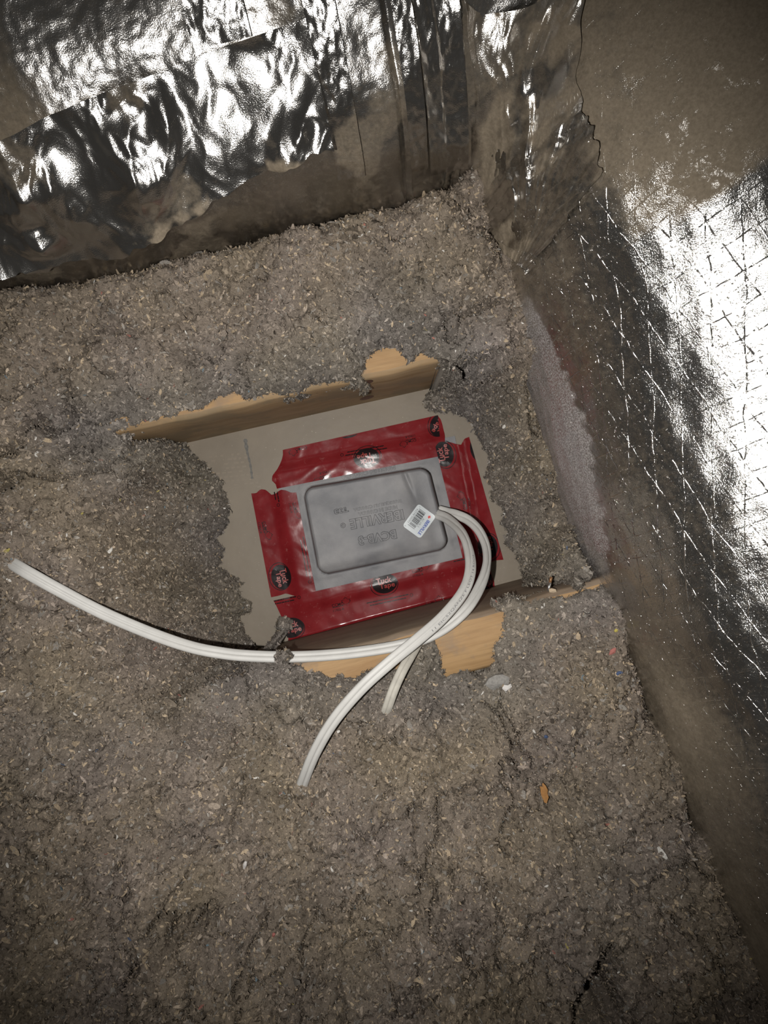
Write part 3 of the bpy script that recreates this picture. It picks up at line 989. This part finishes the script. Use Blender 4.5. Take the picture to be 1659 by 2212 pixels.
def inset_dist(x, y, Q):
    """signed distance inside a convex quad given clockwise in the photograph"""
    d = np.full(np.shape(x), 1e9)
    c = Q.mean(0)
    for i in range(4):
        p = Q[i]; q = Q[(i + 1) % 4]; e = q - p
        n = np.array([-e[1], e[0]]) / np.linalg.norm(e)
        if (c - p) @ n < 0: n = -n
        d = np.minimum(d, (x - p[0]) * n[0] + (y - p[1]) * n[1])
    return d


def drape(x, y):
    """height of tape lying over the board and the box's flange"""
    x = np.asarray(x, float); y = np.asarray(y, float)
    return 0.0007 + 0.0030 * sstep(-0.012, 0.002, inset_dist(x, y, FLANGE)) + 0.00035 * fbm(x * 28, y * 28, 201, 2)


DOME_Z = 0.036
DOME = np.array([W2(*p, DOME_Z) for p in [(651, 1054), (926, 1006), (972, 1186), (688, 1246)]])


def dome_h(x, y):
    d = inset_dist(x, y, DOME_OUT)
    return d


def box_surface():
    n, m = 110, 84
    a = np.linspace(-0.16, 1.16, n); b = np.linspace(-0.16, 1.16, m)
    A, B = np.meshgrid(a, b, indexing='ij')
    return A, B


DOME_OUT = DOME


def box_z(A, B):
    """height of the moulded box over its own 0..1 square"""
    ww, hh = 0.146, 0.103
    X = (A - 0.5) * ww; Y = (B - 0.5) * hh
    r = 0.013
    qx = np.abs(X) - (ww / 2 - r); qy = np.abs(Y) - (hh / 2 - r)
    d = np.hypot(np.maximum(qx, 0), np.maximum(qy, 0)) + np.minimum(np.maximum(qx, qy), 0) - r   # <0 inside
    q = np.clip((0.0012 - d) / 0.0042, 0, 1)
    lip = np.sqrt(np.clip(1 - (1 - q) ** 2, 0, 1))
    h = 0.0026 + (DOME_Z - 0.0026) * lip
    # soft dents of the thin plastic
    dent = -0.0042 * np.exp(-(((A - 0.93) / 0.10) ** 2 + ((B - 0.62) / 0.5) ** 2)) * lip
    dent += 0.0022 * np.exp(-(((A - 0.5) / 0.16) ** 2 + ((B - 0.83) / 0.10) ** 2)) * lip
    dent += 0.0016 * fbm(A * 2.2, B * 1.9, 211, 2) * lip
    dent += -0.0018 * np.exp(-((B - 0.99) / 0.06) ** 2) * lip
    crease = -0.0022 * np.exp(-((A - (0.80 + 0.10 * B)) / 0.015) ** 2) * sstep(0.45, 0.1, B) * lip
    return h + dent + crease


def build_box():
    root = empty('electrical_box', (0, 0, 0)); root.location = tuple(W(815, 1128, 0.0))
    tag(root, 'grey plastic vapour barrier box with raised lettering taped to the ceiling board', 'electrical box')
    A, B = box_surface()
    P = quad_uv(DOME, A, B)
    Z = box_z(A, B)
    # pull the outermost ring onto the flange outline
    e = np.maximum(np.abs(A - 0.5) - 0.5, np.abs(B - 0.5) - 0.5)
    w = sstep(0.06, 0.16, e)[..., None]
    fa = np.clip((A + 0.16) / 1.32, 0, 1); fb = np.clip((B + 0.16) / 1.32, 0, 1)
    P = P * (1 - w) + quad_uv(FLANGE, fa, fb) * w
    Z = np.where(e > 0.05, 0.0024 + 0.00025 * fbm(A * 9, B * 9, 215, 2), Z)
    V = np.concatenate([P, Z[..., None]], -1).reshape(-1, 3)
    body = mesh_obj('body', V, grid_faces(*A.shape)[:, ::-1], M['box'], root)
    # raised lettering: text solid mapped on the dome
    ang = math.radians(180 + 11.0)
    def inv(px, py, z=DOME_Z):
        p = W2(px, py, z)
        a, b = 0.5, 0.5
        for _ in range(12):
            q = quad_uv(DOME, a, b); da = (quad_uv(DOME, a + 1e-4, b) - q) / 1e-4; db = (quad_uv(DOME, a, b + 1e-4) - q) / 1e-4
            s = np.linalg.solve(np.stack([da, db], 1), p - q); a += s[0]; b += s[1]
        return a, b
    for txt, px, py, wpx, hpx in (('BCVB-3', 815, 1161, 84, 21), ('IBERVILLE', 814, 1122, 118, 23), ('MADE IN CANADA', 816, 1103, 86, 8.5), ('FABRIQUE AU CANADA', 815, 1091, 106, 8.5),
                                  ('T33', 737, 1103, 32, 12), ('\u00ae', 741, 1135, 12, 12), ('MADE IN CANADA', 795, 1021, 120, 9)):
        onfl = py == 1021
        z0 = 0.003 if onfl else DOME_Z
        sc = (H - z0) / F
        vs, fs = text_mesh(txt, wpx * sc, hpx * sc, bevel=0.0007 if hpx > 10 else 0.0003, extrude=0.0008 if hpx > 10 else 0.0005)
        c, s = math.cos(ang), math.sin(ang)
        ctr = W2(px, py, z0)
        x = vs[:, 0] * c - vs[:, 1] * s + ctr[0]; y = vs[:, 0] * s + vs[:, 1] * c + ctr[1]
        if onfl:
            z = 0.0028 + vs[:, 2]
        else:
            z = np.array([float(box_z(*map(np.array, inv2(xx, yy)))) for xx, yy in zip(x, y)]) + vs[:, 2] + 0.0002
        mesh_obj('raised_lettering', np.stack([x, y, z], 1), fs, M['box'], root)
    # line frame of the small moulding plate
    build_sticker(root)


def inv2(x, y):
    p = np.array([x, y]); a, b = 0.5, 0.5
    for _ in range(5):
        q = quad_uv(DOME, a, b); da = (quad_uv(DOME, a + 1e-4, b) - q) / 1e-4; db = (quad_uv(DOME, a, b + 1e-4) - q) / 1e-4
        s = np.linalg.solve(np.stack([da, db], 1), p - q); a += s[0]; b += s[1]
    return a, b


def text_mesh(txt, width, height, bevel=0.0, extrude=0.0, bold=0.0, narrow=True):
    """lettering as vertices centred on the origin, scaled to the given size (built-in font)"""
    cu = bpy.data.curves.new('t', 'FONT'); cu.body = txt; cu.size = 1.0
    cu.align_x = 'CENTER'; cu.align_y = 'CENTER'; cu.resolution_u = 2
    cu.offset = bold
    o = bpy.data.objects.new('t', cu); COL.objects.link(o)
    if extrude or bevel:
        k = 1.0 / max(height * 1.35, 1e-6)
        cu.extrude = extrude * k; cu.bevel_depth = bevel * k; cu.bevel_resolution = 1
    dg = bpy.context.evaluated_depsgraph_get()
    me = bpy.data.meshes.new_from_object(o.evaluated_get(dg))
    v = np.zeros(len(me.vertices) * 3); me.vertices.foreach_get('co', v); v = v.reshape(-1, 3)
    me.calc_loop_triangles()
    f = np.zeros(len(me.loop_triangles) * 3, np.int32); me.loop_triangles.foreach_get('vertices', f); f = f.reshape(-1, 3)
    bpy.data.objects.remove(o); bpy.data.curves.remove(cu); bpy.data.meshes.remove(me)
    lo = v.min(0); hi = v.max(0); mid = (lo + hi) / 2
    v = v - mid
    s = np.array([width / (hi[0] - lo[0]), height / max(hi[1] - lo[1], 1e-6)])
    v[:, 0] *= s[0]; v[:, 1] *= s[1]; v[:, 2] *= (height / max(hi[1] - lo[1], 1e-6))
    return v, f


MAPLE = [(0, -1.0), (0.06, -0.45), (0.55, -0.55), (0.45, -0.35), (0.95, 0.05), (0.8, 0.15), (0.9, 0.5), (0.6, 0.42), (0.5, 0.6), (0.25, 0.3), (0.35, 0.85), (0.18, 0.75), (0, 1.05)]
MAPLE = MAPLE + [(-x, y) for x, y in MAPLE[-2:0:-1]]


def build_sticker(root):
    C = np.array([904.9, 1087.3]), np.array([941.8, 1116.0]), np.array([907.8, 1164.2]), np.array([868.8, 1135.2])   # top, right, bottom, left in the photograph
    zt = DOME_Z
    top, right, bottom, left = [W2(*c, zt) for c in C]
    ctr = (top + right + bottom + left) / 4
    X = (bottom - right + left - top) / 2; wl = np.linalg.norm(X); X = X / wl     # reading direction
    Yv = np.array([-X[1], X[0]]); hl = np.linalg.norm((right - top + bottom - left) / 2)
    def place(lx, ly, dz):
        x = ctr[0] + X[0] * lx + Yv[0] * ly; y = ctr[1] + X[1] * lx + Yv[1] * ly
        z = np.array([float(box_z(*map(np.array, inv2(a, b)))) for a, b in zip(np.atleast_1d(x), np.atleast_1d(y))])
        return np.stack([np.atleast_1d(x), np.atleast_1d(y), z + dz], 1)
    # rounded sheet
    r = 0.0032
    n, m = 26, 20
    a, b = np.meshgrid(np.linspace(-1, 1, n), np.linspace(-1, 1, m), indexing='ij')
    lx = a * wl / 2; ly = b * hl / 2
    # pull the corners in to a rounded outline
    qx = np.maximum(np.abs(lx) - (wl / 2 - r), 0); qy = np.maximum(np.abs(ly) - (hl / 2 - r), 0)
    L = np.hypot(qx, qy); mx = np.maximum(qx, qy)
    sc = np.where(L > 1e-9, mx / np.maximum(L, 1e-9), 1)
    lx = np.sign(lx) * (np.minimum(np.abs(lx), wl / 2 - r) + qx * sc); ly = np.sign(ly) * (np.minimum(np.abs(ly), hl / 2 - r) + qy * sc)
    v = place(lx.ravel(), ly.ravel(), 0.0010)
    st = mesh_obj('sticker', v, grid_faces(n, m), M['sticker'], root)
    st['label'] = 'white rounded sticker with blue lettering and a barcode'
    def letter(txt, lx, ly, w, h, mat, bold=0.0, name='lettering'):
        vs, fs = text_mesh(txt, w, h, bold=bold)
        P = place(vs[:, 0] + lx, vs[:, 1] + ly, 0.00135)
        mesh_obj(name, P, fs, mat, st, smooth=False)
    letter('IBERVILLE', 0.09 * wl, 0.335 * hl, 0.62 * wl, 0.15 * hl, M['blue'], 0.02)
    letter('BC-VB-3', 0.02 * wl, 0.095 * hl, 0.36 * wl, 0.10 * hl, M['ink_grey'])
    letter('62598 00093', -0.02 * wl, -0.375 * hl, 0.60 * wl, 0.095 * hl, M['ink_grey'])
    letter('0', -0.43 * wl, -0.36 * hl, 0.03 * wl, 0.09 * hl, M['ink_grey'])
    letter('6', 0.44 * wl, -0.39 * hl, 0.035 * wl, 0.085 * hl, M['ink_grey'])
    # leaf
    lv = [(0, 0)] + MAPLE
    k = 0.085 * hl
    P = place(np.array([p[0] * k - 0.335 * wl for p in lv]), np.array([p[1] * k * 1.0 + 0.25 * hl for p in lv]), 0.00135)
    nn = len(MAPLE)
    mesh_obj('maple_leaf', P, np.array([[0, 1 + i, 1 + (i + 1) % nn] for i in range(nn)]), M['red_ink'], st, smooth=False)
    # bar code
    bits = '10100011010111101000110111011001011101100010101010111001011100101110010100001011001101010000101'
    w0 = -0.37 * wl; bw = 0.72 * wl / len(bits)
    V = []; Fq = []
    i = 0
    while i < len(bits):
        if bits[i] == '1':
            j = i
            while j < len(bits) and bits[j] == '1': j += 1
            guard = i < 4 or j > len(bits) - 4 or 45 <= i <= 49
            y1 = -0.335 * hl if guard else -0.30 * hl
            b = len(V)
            V += [(w0 + i * bw, y1), (w0 + j * bw, y1), (w0 + j * bw, 0.03 * hl), (w0 + i * bw, 0.03 * hl)]
            Fq.append([b, b + 1, b + 2, b + 3]); i = j
        else:
            i += 1
    V = np.array(V)
    mesh_obj('barcode', place(V[:, 0], V[:, 1], 0.00135), np.array(Fq), M['ink'], st, smooth=False)


def strip_mesh(name, Q, jag_a, jag_b, label, z_off, seed, bend=False, mid_bow=0.0):
    """a strip of tape on the quad TL, TR, BR, BL (pixels); jag_* give torn ends as offsets along the strip (pixels) over its width"""
    Qp = np.array(Q, float)
    na, nb = 110, 26
    a, b = np.meshgrid(np.linspace(0, 1, na), np.linspace(0, 1, nb), indexing='ij')
    long_ = np.linalg.norm(Qp[1] - Qp[0])
    ja = np.interp(b, np.linspace(0, 1, len(jag_a)), jag_a) / long_
    jb = np.interp(b, np.linspace(0, 1, len(jag_b)), jag_b) / long_
    t = ja + a * (1 + jb - ja)
    P = quad_uv(Qp, t, b)
    x = (P[..., 0] - 829.5) * H / F; y = (1106 - P[..., 1]) * H / F
    return make_strip(name, x, y, na, nb, label, z_off, seed, bend)


def strip_z(x, y, z_off, seed):
    z = drape(x, y) + z_off
    wr = 0.00050 * np.clip(ridge(x * 30 + 0.7 * perlin(x * 12, y * 12, seed), y * 30, seed + 1) - 0.55, 0, 1) + 0.00006 * fbm(x * 110, y * 110, seed + 2, 2)
    return z + wr


def bend_up(x, y, z, lim=LOW_FACE + 0.0006):
    """tape that runs past the joist's face turns up along it"""
    p = x * E2L[0] + y * E2L[1]
    over = np.maximum(lim - p, 0)
    x2 = x + E2L[0] * over; y2 = y + E2L[1] * over
    return x2, y2, z + over * 2.6


def make_strip(name, x, y, na, nb, label, z_off, seed, bend):
    z = strip_z(x, y, z_off, seed)
    if bend: x, y, z = bend_up(x, y, z)
    root = mesh_obj(name, np.stack([x, y, z], -1).reshape(-1, 3), grid_faces(na, nb)[:, ::-1], M['tape'])
    tag(root, label, 'tape', group='red sheathing tape strips around the box')
    return root


def clip_tri(V, Fc, Q):
    """clip a flat triangle mesh to the convex quad Q (world xy)"""
    bm = bmesh.new()
    vs = [bm.verts.new((p[0], p[1], 0)) for p in V]
    for f in Fc:
        try: bm.faces.new([vs[i] for i in f])
        except ValueError: pass
    c = Q.mean(0)
    for i in range(4):
        p = Q[i]; q = Q[(i + 1) % 4]; e = q - p
        n = np.array([-e[1], e[0]]); n = n / np.linalg.norm(n)
        if (c - p) @ n > 0: n = -n
        bmesh.ops.bisect_plane(bm, geom=bm.verts[:] + bm.edges[:] + bm.faces[:], plane_co=(p[0], p[1], 0), plane_no=(n[0], n[1], 0), clear_outer=True)
    bmesh.ops.triangulate(bm, faces=bm.faces)
    bm.verts.index_update()
    v = np.array([(p.co.x, p.co.y) for p in bm.verts]).reshape(-1, 2)
    f = np.array([[q.index for q in fc.verts] for fc in bm.faces], int).reshape(-1, 3)
    bm.free()
    return v, f


class Printer:
    """collects flat print for one strip and lays it on the film"""
    def __init__(self, strip, Q, z_off, seed, bend):
        self.s, self.Q, self.z, self.seed, self.bend = strip, np.array([W2(*p) for p in Q]), z_off, seed, bend

    def lay(self, name, v, f, px, py, ang, mat, lift, sub=True):
        c, s = math.cos(math.radians(ang)), math.sin(math.radians(ang))
        o = W2(px, py)
        P = np.stack([v[:, 0] * c - v[:, 1] * s + o[0], v[:, 0] * s + v[:, 1] * c + o[1]], 1)
        P, f = clip_tri(P, f, self.Q)
        if not len(f): return None
        z = strip_z(P[:, 0], P[:, 1], self.z, self.seed) + lift
        x, y = P[:, 0], P[:, 1]
        if self.bend:
            x, y, z = bend_up(x, y, z); x = x + E2L[0] * 0.0002; y = y + E2L[1] * 0.0002
        return mesh_obj(name, np.stack([x, y, z], 1), f[:, ::-1] if False else f, mat, self.s, smooth=False)

    def logo(self, px, py, ang, wpx=54, hpx=43):
        k = H / F
        rx, ry = wpx / 2 * k, hpx / 2 * k
        def disc(rx, ry, rings=5, n=40, r0=0.0):
            v = []; f = []
            for i in range(rings + 1):
                r = r0 + (1 - r0) * i / rings
                for j in range(n):
                    t = 2 * math.pi * j / n; v.append((rx * r * math.cos(t), ry * r * math.sin(t)))
            for i in range(rings):
                for j in range(n):
                    a = i * n + j; b = i * n + (j + 1) % n; c = a + n; d = b + n
                    f += [[a, c, d], [a, d, b]]
            return np.array(v), np.array(f)
        v, f = disc(rx, ry, r0=0.02)
        self.lay('logo_disc', v, f, px, py, ang, M['tape_black'], 0.00022)
        v, f = disc(rx * 1.13, ry * 1.13, rings=1, n=48, r0=0.945)
        c, s = math.cos(math.radians(ang)), math.sin(math.radians(ang))
        v = v + np.array([-rx * 0.06, -ry * 0.13])
        self.lay('logo_ring', v, f, px, py, ang, M['tape_black'], 0.00025)
        for txt, lx, ly, w in (('Tuck', -0.02, 0.33, 1.22), ('Tape', 0.16, -0.30, 1.24)):
            vs, fs = text_mesh(txt, rx * w, ry * (0.60 if txt == 'Tuck' else 0.66), bold=0.018)
            vs = vs[:, :2] + np.array([lx * rx, ly * ry])
            self.lay('logo_lettering', vs, fs, px, py, ang, M['tape_text'], 0.00055)

    def ccmc(self, px, py, ang, size=1.0):
        k = H / F * size
        vs, fs = text_mesh('CCMC', 25 * k, 6.5 * k, bold=0.012)
        self.lay('lettering', vs[:, :2] + np.array([-4 * k, 2 * k]), fs, px, py, ang, M['tape_black'], 0.00025)
        vs, fs = text_mesh('11955-R', 24 * k, 5.5 * k, bold=0.01)
        self.lay('lettering', vs[:, :2] + np.array([-4 * k, -9.5 * k]), fs, px, py, ang, M['tape_black'], 0.00025)
        self.bars(px, py, ang, [(-16 * k, -3.2 * k, 24 * k)], 1.5 * k)
        # outline of a maple leaf
        R = 11 * k; n = len(MAPLE)
        out = np.array(MAPLE) * R; inn = np.array(MAPLE) * (R - 1.6 * k)
        v = np.concatenate([out, inn]) + np.array([15 * k, 4 * k])
        f = []
        for i in range(n):
            j = (i + 1) % n
            if 10 < i < 14 and False: continue
            f += [[i, j, n + j], [i, n + j, n + i]]
        self.lay('maple_leaf', v, np.array(f), px, py, ang, M['tape_black'], 0.00025)

    def bars(self, px, py, ang, rows, h):
        """lines of print too small to read: word-long dashes"""
        rnd = random.Random(int(px * 13 + py))
        v = []; f = []
        for x0, y0, w in rows:
            x = x0
            while x < x0 + w:
                ww = min(rnd.uniform(1.5, 4.5) * h * 1.2, x0 + w - x)
                b = len(v)
                v += [(x, y0), (x + ww, y0), (x + ww, y0 + h), (x, y0 + h)]
                f += [[b, b + 1, b + 2], [b, b + 2, b + 3]]
                x += ww + 0.35 * h
        self.lay('fine_print', np.array(v), np.array(f), px, py, ang, M['tape_black'], 0.00025)

    def notice(self, px, py, ang, w=92):
        k = H / F
        self.bars(px, py, ang, [(-w / 2 * k, 2.5 * k, w * k), (-(w / 2 - 6) * k, -4.0 * k, (w - 12) * k)], 2.3 * k)
        v = []; n = 20
        for r in (3.6 * k, 2.5 * k):
            for j in range(n):
                t = 2 * math.pi * j / n; v.append((w / 2 * k + 6 * k + r * math.cos(t), 1.0 * k + r * math.sin(t)))
        f = []
        for j in range(n):
            a, b = j, (j + 1) % n; f += [[a, b, n + b], [a, n + b, n + a]]
        self.lay('seal_ring', np.array(v), np.array(f), px, py, ang, M['tape_black'], 0.00025)


def build_tape():
    # bottom strip (lies lowest at its right end, over the left strip's foot)
    QT = [(611, 972), (945, 897), (955, 985), (599, 1056)]
    s = strip_mesh('tape_strip', QT, [0, 2, 1, -2, -6, -14, -14, -4, 0], [0, 6, 8, 9, 10, 9, 8, 12, 14], 'red tape strip along the top edge of the grey box', 0.0, 301)
    p = Printer(s, [(606, 976), (946, 897), (953, 985), (600, 1056)], 0.0, 301, False)
    p.logo(793, 990, 192); p.logo(750, 925, 192); p.logo(951, 918, 240)
    p.ccmc(647, 968, 192, 1.0); p.ccmc(700, 1031, 192, 1.0); p.ccmc(884, 952, 192, 0.9)
    p.notice(790, 973, 190)
    QL = [(543, 1066), (640, 1060), (683, 1277), (586, 1290)]
    # long axis runs downwards: order the quad so that a runs along it
    QLl = [QL[1], QL[2], QL[3], QL[0]]
    s = strip_mesh('tape_strip', QLl, [4, 4, -2, -4, 3, 6, -6, -8, 0, 0], [0, 5, 6, 3, -4, -1, 0], 'red tape strip along the left edge of the grey box', 0.0003, 311)
    p = Printer(s, QLl, 0.0003, 311, False)
    p.logo(608, 1246, -78); p.ccmc(572, 1143, -78); p.notice(660, 1205, -80); p.notice(592, 1040, -80); p.ccmc(638, 1100, -78, 0.9)
    QR = [(951, 950), (1012, 944), (1086, 1208), (1006, 1232)]
    QRl = [(1013, 944), (1087, 1209), (1006, 1235), (938, 958)]
    s = strip_mesh('tape_strip', QRl, [0, 2, 14, 10, 4, 3, 6, 0], [0, -4, -3, 2, 4, 6], 'red tape strip along the right edge of the box under the cables', 0.0006, 321)
    p = Printer(s, QRl, 0.0006, 321, False)
    p.logo(958, 982, 100, 54, 42); p.logo(1036, 968, 100, 54, 42); p.logo(1053, 1180, 100); p.ccmc(1003, 1085, 100); p.notice(988, 1195, 98)
    QB = [(591, 1297), (1052, 1192), (1066, 1272), (622, 1386)]
    s = strip_mesh('tape_strip', QB, [0, 2, 3, 4, 5, 6, 4, 8, 10, 4, 2], [0, 3, 2, 0, 4, 2], 'red tape strip along the bottom edge of the box beside the lower joist', 0.0009, 331, bend=True)
    p = Printer(s, [(592, 1297), (1052, 1192), (1066, 1272), (624, 1386)], 0.0009, 331, True)
    p.logo(831, 1260, 12); p.logo(630, 1356, 12); p.ccmc(734, 1307, 12); p.notice(838, 1297, 12); p.ccmc(905, 1232, 12, 0.95); p.ccmc(935, 1304, 12); p.notice(612, 1298, 12, 60); p.logo(1062, 1262, 12); p.notice(1002, 1205, 12, 60)


# ------------------------------------------------------------------ cables
def cable(name, pts, tilts, label, mat, width=0.0106, thick=0.0058, print_txt=None, ps=0.0):
    P = np.array([W(*p) for p in pts])
    c, s = resample(catmull(P, 600), 0.0016)
    n = len(c)
    tl = np.interp(np.linspace(0, 1, n), np.linspace(0, 1, len(tilts)), np.radians(tilts))
    T = np.gradient(c, axis=0); T /= np.linalg.norm(T, axis=1, keepdims=True)
    up = np.array([0, 0, 1.0])
    S = np.cross(T, up); S /= np.linalg.norm(S, axis=1, keepdims=True)
    N = np.cross(S, T)
    S2 = S * np.cos(tl)[:, None] + N * np.sin(tl)[:, None]
    N2 = -S * np.sin(tl)[:, None] + N * np.cos(tl)[:, None]
    # cross-section: two round lobes with a shallow waist
    m = 44
    sec = []
    for k in range(m):
        a = 2 * math.pi * k / m
        x = math.cos(a); y = math.sin(a)
        hx = width / 2 * math.copysign(abs(x) ** 0.92, x)
        hy = thick / 2 * math.copysign(abs(y) ** 0.72, y)
        hy *= 1 - 0.42 * math.exp(-(hx / (width * 0.075)) ** 2)
        sec.append((hx, hy))
    sec = np.array(sec)
    V = c[:, None, :] + S2[:, None, :] * sec[None, :, 0, None] + N2[:, None, :] * sec[None, :, 1, None]
    i = np.arange(n - 1)[:, None] * m + np.arange(m)[None]
    j = np.arange(n - 1)[:, None] * m + (np.arange(m)[None] + 1) % m
    f = np.stack([i.ravel(), j.ravel(), j.ravel() + m, i.ravel() + m], 1)
    V = V.reshape(-1, 3)
    cap0 = len(V); V = np.vstack([V, c[:1], c[-1:]])
    tri = np.array([[cap0, (k + 1) % m, k] for k in range(m)] + [[cap0 + 1, (n - 1) * m + k, (n - 1) * m + (k + 1) % m] for k in range(m)])
    o = mesh_obj(name, V, [f, tri], mat)
    tag(o, label, 'cable')
    if print_txt:
        hgt = 0.0022
        vs, fs = text_mesh(print_txt, ps[1], hgt)
        u = ps[0] + vs[:, 0] * ps[2]; w = ps[3] - vs[:, 1] * ps[2]
        C = np.stack([np.interp(u, s, c[:, d]) for d in range(3)], 1)
        Si = np.stack([np.interp(u, s, S2[:, d]) for d in range(3)], 1); Ni = np.stack([np.interp(u, s, N2[:, d]) for d in range(3)], 1)
        half = sec[:m // 2 + 1]; o_ = np.argsort(half[:, 0])
        hz = np.interp(w, half[o_, 0], half[o_, 1]) + 0.0002
        mesh_obj('print', C + Si * w[:, None] + Ni * hz[:, None], fs, M['cable_ink'], o, smooth=False)
    return o, c, s


def build_cables():
    cable('electrical_cable', [(928, 1104, .024), (944, 1111, .030), (968, 1122, .050), (998, 1152, .085), (1014, 1196, .115), (1015, 1240, .140), (998, 1283, .160), (955, 1335, .180), (900, 1383, .195), (845, 1428, .203),
                               (780, 1487, .206), (722, 1555, .203), (682, 1622, .196), (656, 1685, .182), (646, 1720, .165), (642, 1745, .145)],
          [0, 5, 25, 35, 10, -25, -22, -10, 0, 5, 10, 15, 20, 25, 20, 10],
          'white flat cable looping from the box over the lower joist into the insulation', M['cable'], print_txt='11 EIC52QANZE F LEOT 14 ROO5', ps=(0.165, 0.104, -1.0, -0.0024))
    cable('electrical_cable', [(948, 1102, .018), (966, 1107, .024), (986, 1112, .034), (1012, 1124, .045), (1035, 1147, .060), (1050, 1182, .078), (1051, 1222, .100), (1038, 1264, .125), (1010, 1312, .150), (970, 1350, .155), (920, 1378, .157), (860, 1395, .157),
                               (780, 1408, .156), (700, 1416, .155), (620, 1419, .155), (540, 1417, .158), (480, 1411, .163), (410, 1397, .170), (320, 1366, .184), (220, 1323, .199), (130, 1276, .212), (60, 1237, .218), (22, 1214, .209), (-10, 1196, .190)],
          [0, 10, 25, 35, 40, 10, -20, -35, -38, -38, -36, -34, -34, -32, -30, -28, -25, -22, -18, -15, -14, -14, -14, -14],
          'white flat cable looping outermost and running left across the insulation', M['cable'])
    cable('electrical_cable', [(905, 1385, .148), (886, 1418, .166), (868, 1450, .177), (850, 1490, .182), (836, 1530, .179), (824, 1565, .160)], [0, 0, 5, 8, 10, 10],
          'short dusty cable piece surfacing beside the lower joist, ends buried', M['cable_old'], width=0.0092, thick=0.0052)


# ------------------------------------------------------------------ scraps lying on the insulation
def scrap(name, px, py, pts, label, cat, mat, zc=None, bulge=0.0012, thick=0.0008, tilt=(0.1, 0.1)):
    """a small irregular flake: outline in pixels round its centre, domed, with thickness"""
    c = terr1(px, py)
    if zc is not None: c = W(px, py, zc)
    k = (H - c[2]) / F
    P = np.array(pts, float) * k; P[:, 1] *= -1
    n = len(P); v = []; 
    z0 = 0.0024
    rings = (1.0, 0.55)
    for zz in (0, 1):
        for r in rings:
            for p in P:
                v.append((c[0] + p[0] * r, c[1] + p[1] * r, c[2] + z0 + tilt[0] * p[0] * r + tilt[1] * p[1] * r + bulge * (1 - r) - zz * thick))
        v.append((c[0], c[1], c[2] + z0 + bulge - zz * thick))
    f4 = []; f3 = []
    m = 2 * n + 1
    for i in range(n):
        j = (i + 1) % n
        f4.append([i, j, n + j, n + i]); f3.append([n + i, n + j, 2 * n])
        f4.append([m + j, m + i, m + n + i, m + n + j]); f3.append([m + n + j, m + n + i, m + 2 * n])
        f4.append([j, i, m + i, m + j])
    o = mesh_obj(name, v, [np.array(f4), np.array(f3)], mat, smooth=False)
    tag(o, label, cat)
    return o


def build_scraps():
    scrap('wood_chip', 1173, 1708, [(-10, -25), (-4, -22), (4, -14), (9, -4), (8, 3), (11, 12), (7, 26), (2, 24), (-5, 8), (-8, -8)], 'orange-brown wood chip lying on the insulation right of centre', 'chip', M['chip'])
    scrap('paper_scrap', 1094, 1487, [(-10, -2), (-6, -9), (2, -8), (8, -12), (11, -5), (7, 2), (2, 4), (-2, 10), (-7, 6)], 'crumpled white paper scrap below the bare orange joist wood', 'scrap', M['s_white'], bulge=0.003)
    scrap('insulation_lump', 1075, 1473, [(-28, 6), (-20, -8), (-6, -16), (10, -18), (24, -12), (28, 0), (20, 12), (4, 18), (-14, 16)], 'smooth grey lump beside the crumpled white paper scrap', 'lump', mat_plain('lump_grey', (0.26, 0.25, 0.235), 0.95, var=0.2, scale=500, bump=0.5, bscale=700), bulge=0.006, thick=0.004)
    scrap('paper_scrap', 1322, 1407, [(-8, 7), (-5, -4), (2, -9), (7, -8), (5, 2), (-2, 6)], 'faded red paper scrap near the foot of the right duct', 'scrap', M['s_red'])
    scrap('paper_scrap', 1336, 1453, [(-7, 2), (-4, -3), (2, -5), (8, -2), (6, 2), (0, 2), (-3, 6)], 'dark blue paper scrap near the foot of the right duct', 'scrap', M['s_blue'])
    scrap('paper_scrap', 1178, 1590, [(-4, 2), (-3, -3), (1, -4), (5, 0), (2, 4)], 'small blue paper scrap above the orange wood chip', 'scrap', M['s_blue'])
    scrap('paper_scrap', 1329, 1361, [(-4, 1), (-1, -4), (4, -2), (3, 3), (-2, 4)], 'tiny yellow paper scrap at the foot of the right duct', 'scrap', M['s_yellow'])
    scrap('paper_scrap', 963, 406, [(-13, -12), (-6, -16), (0, -10), (8, -4), (13, 2), (10, 12), (4, 6), (-2, 2), (-10, -4)], 'pale paper scrap on the mound in the corner by the elbow', 'scrap', M['s_tan'], bulge=0.002)
    scrap('paper_scrap', 530, 1866, [(-4, 9), (-4, -2), (0, -9), (5, -8), (4, 0), (0, 8)], 'white paper scrap lying alone in the lower left insulation', 'scrap', M['s_white'])
    scrap('paper_scrap', 789, 1981, [(-3, 2), (-2, -3), (2, -3), (4, 1), (0, 4)], 'white paper fleck below centre near the bottom of the photo', 'scrap', M['s_white'])
    scrap('paper_scrap', 592, 2016, [(-4, 5), (-3, -3), (1, -5), (4, -2), (1, 5)], 'tiny orange paper scrap low in the insulation left of centre', 'scrap', M['s_red'])
    scrap('paper_scrap', 1248, 1373, [(-5, 6), (-5, -3), (-1, -8), (4, -3), (5, 6), (0, 9)], 'cream paper scrap right of the bare orange joist wood', 'scrap', M['s_tan'])
    scrap('wood_chip', 1192, 1276, [(-8, -3), (-2, -6), (7, -4), (9, 2), (2, 4), (-6, 3)], 'thin tan chip beside the nail on the lower joist', 'chip', M['s_tan'], zc=0.1405)


# ------------------------------------------------------------------ build
build_board()
build_joists()
build_duct()
build_insulation()
build_box()
build_tape()
build_cables()
build_scraps()
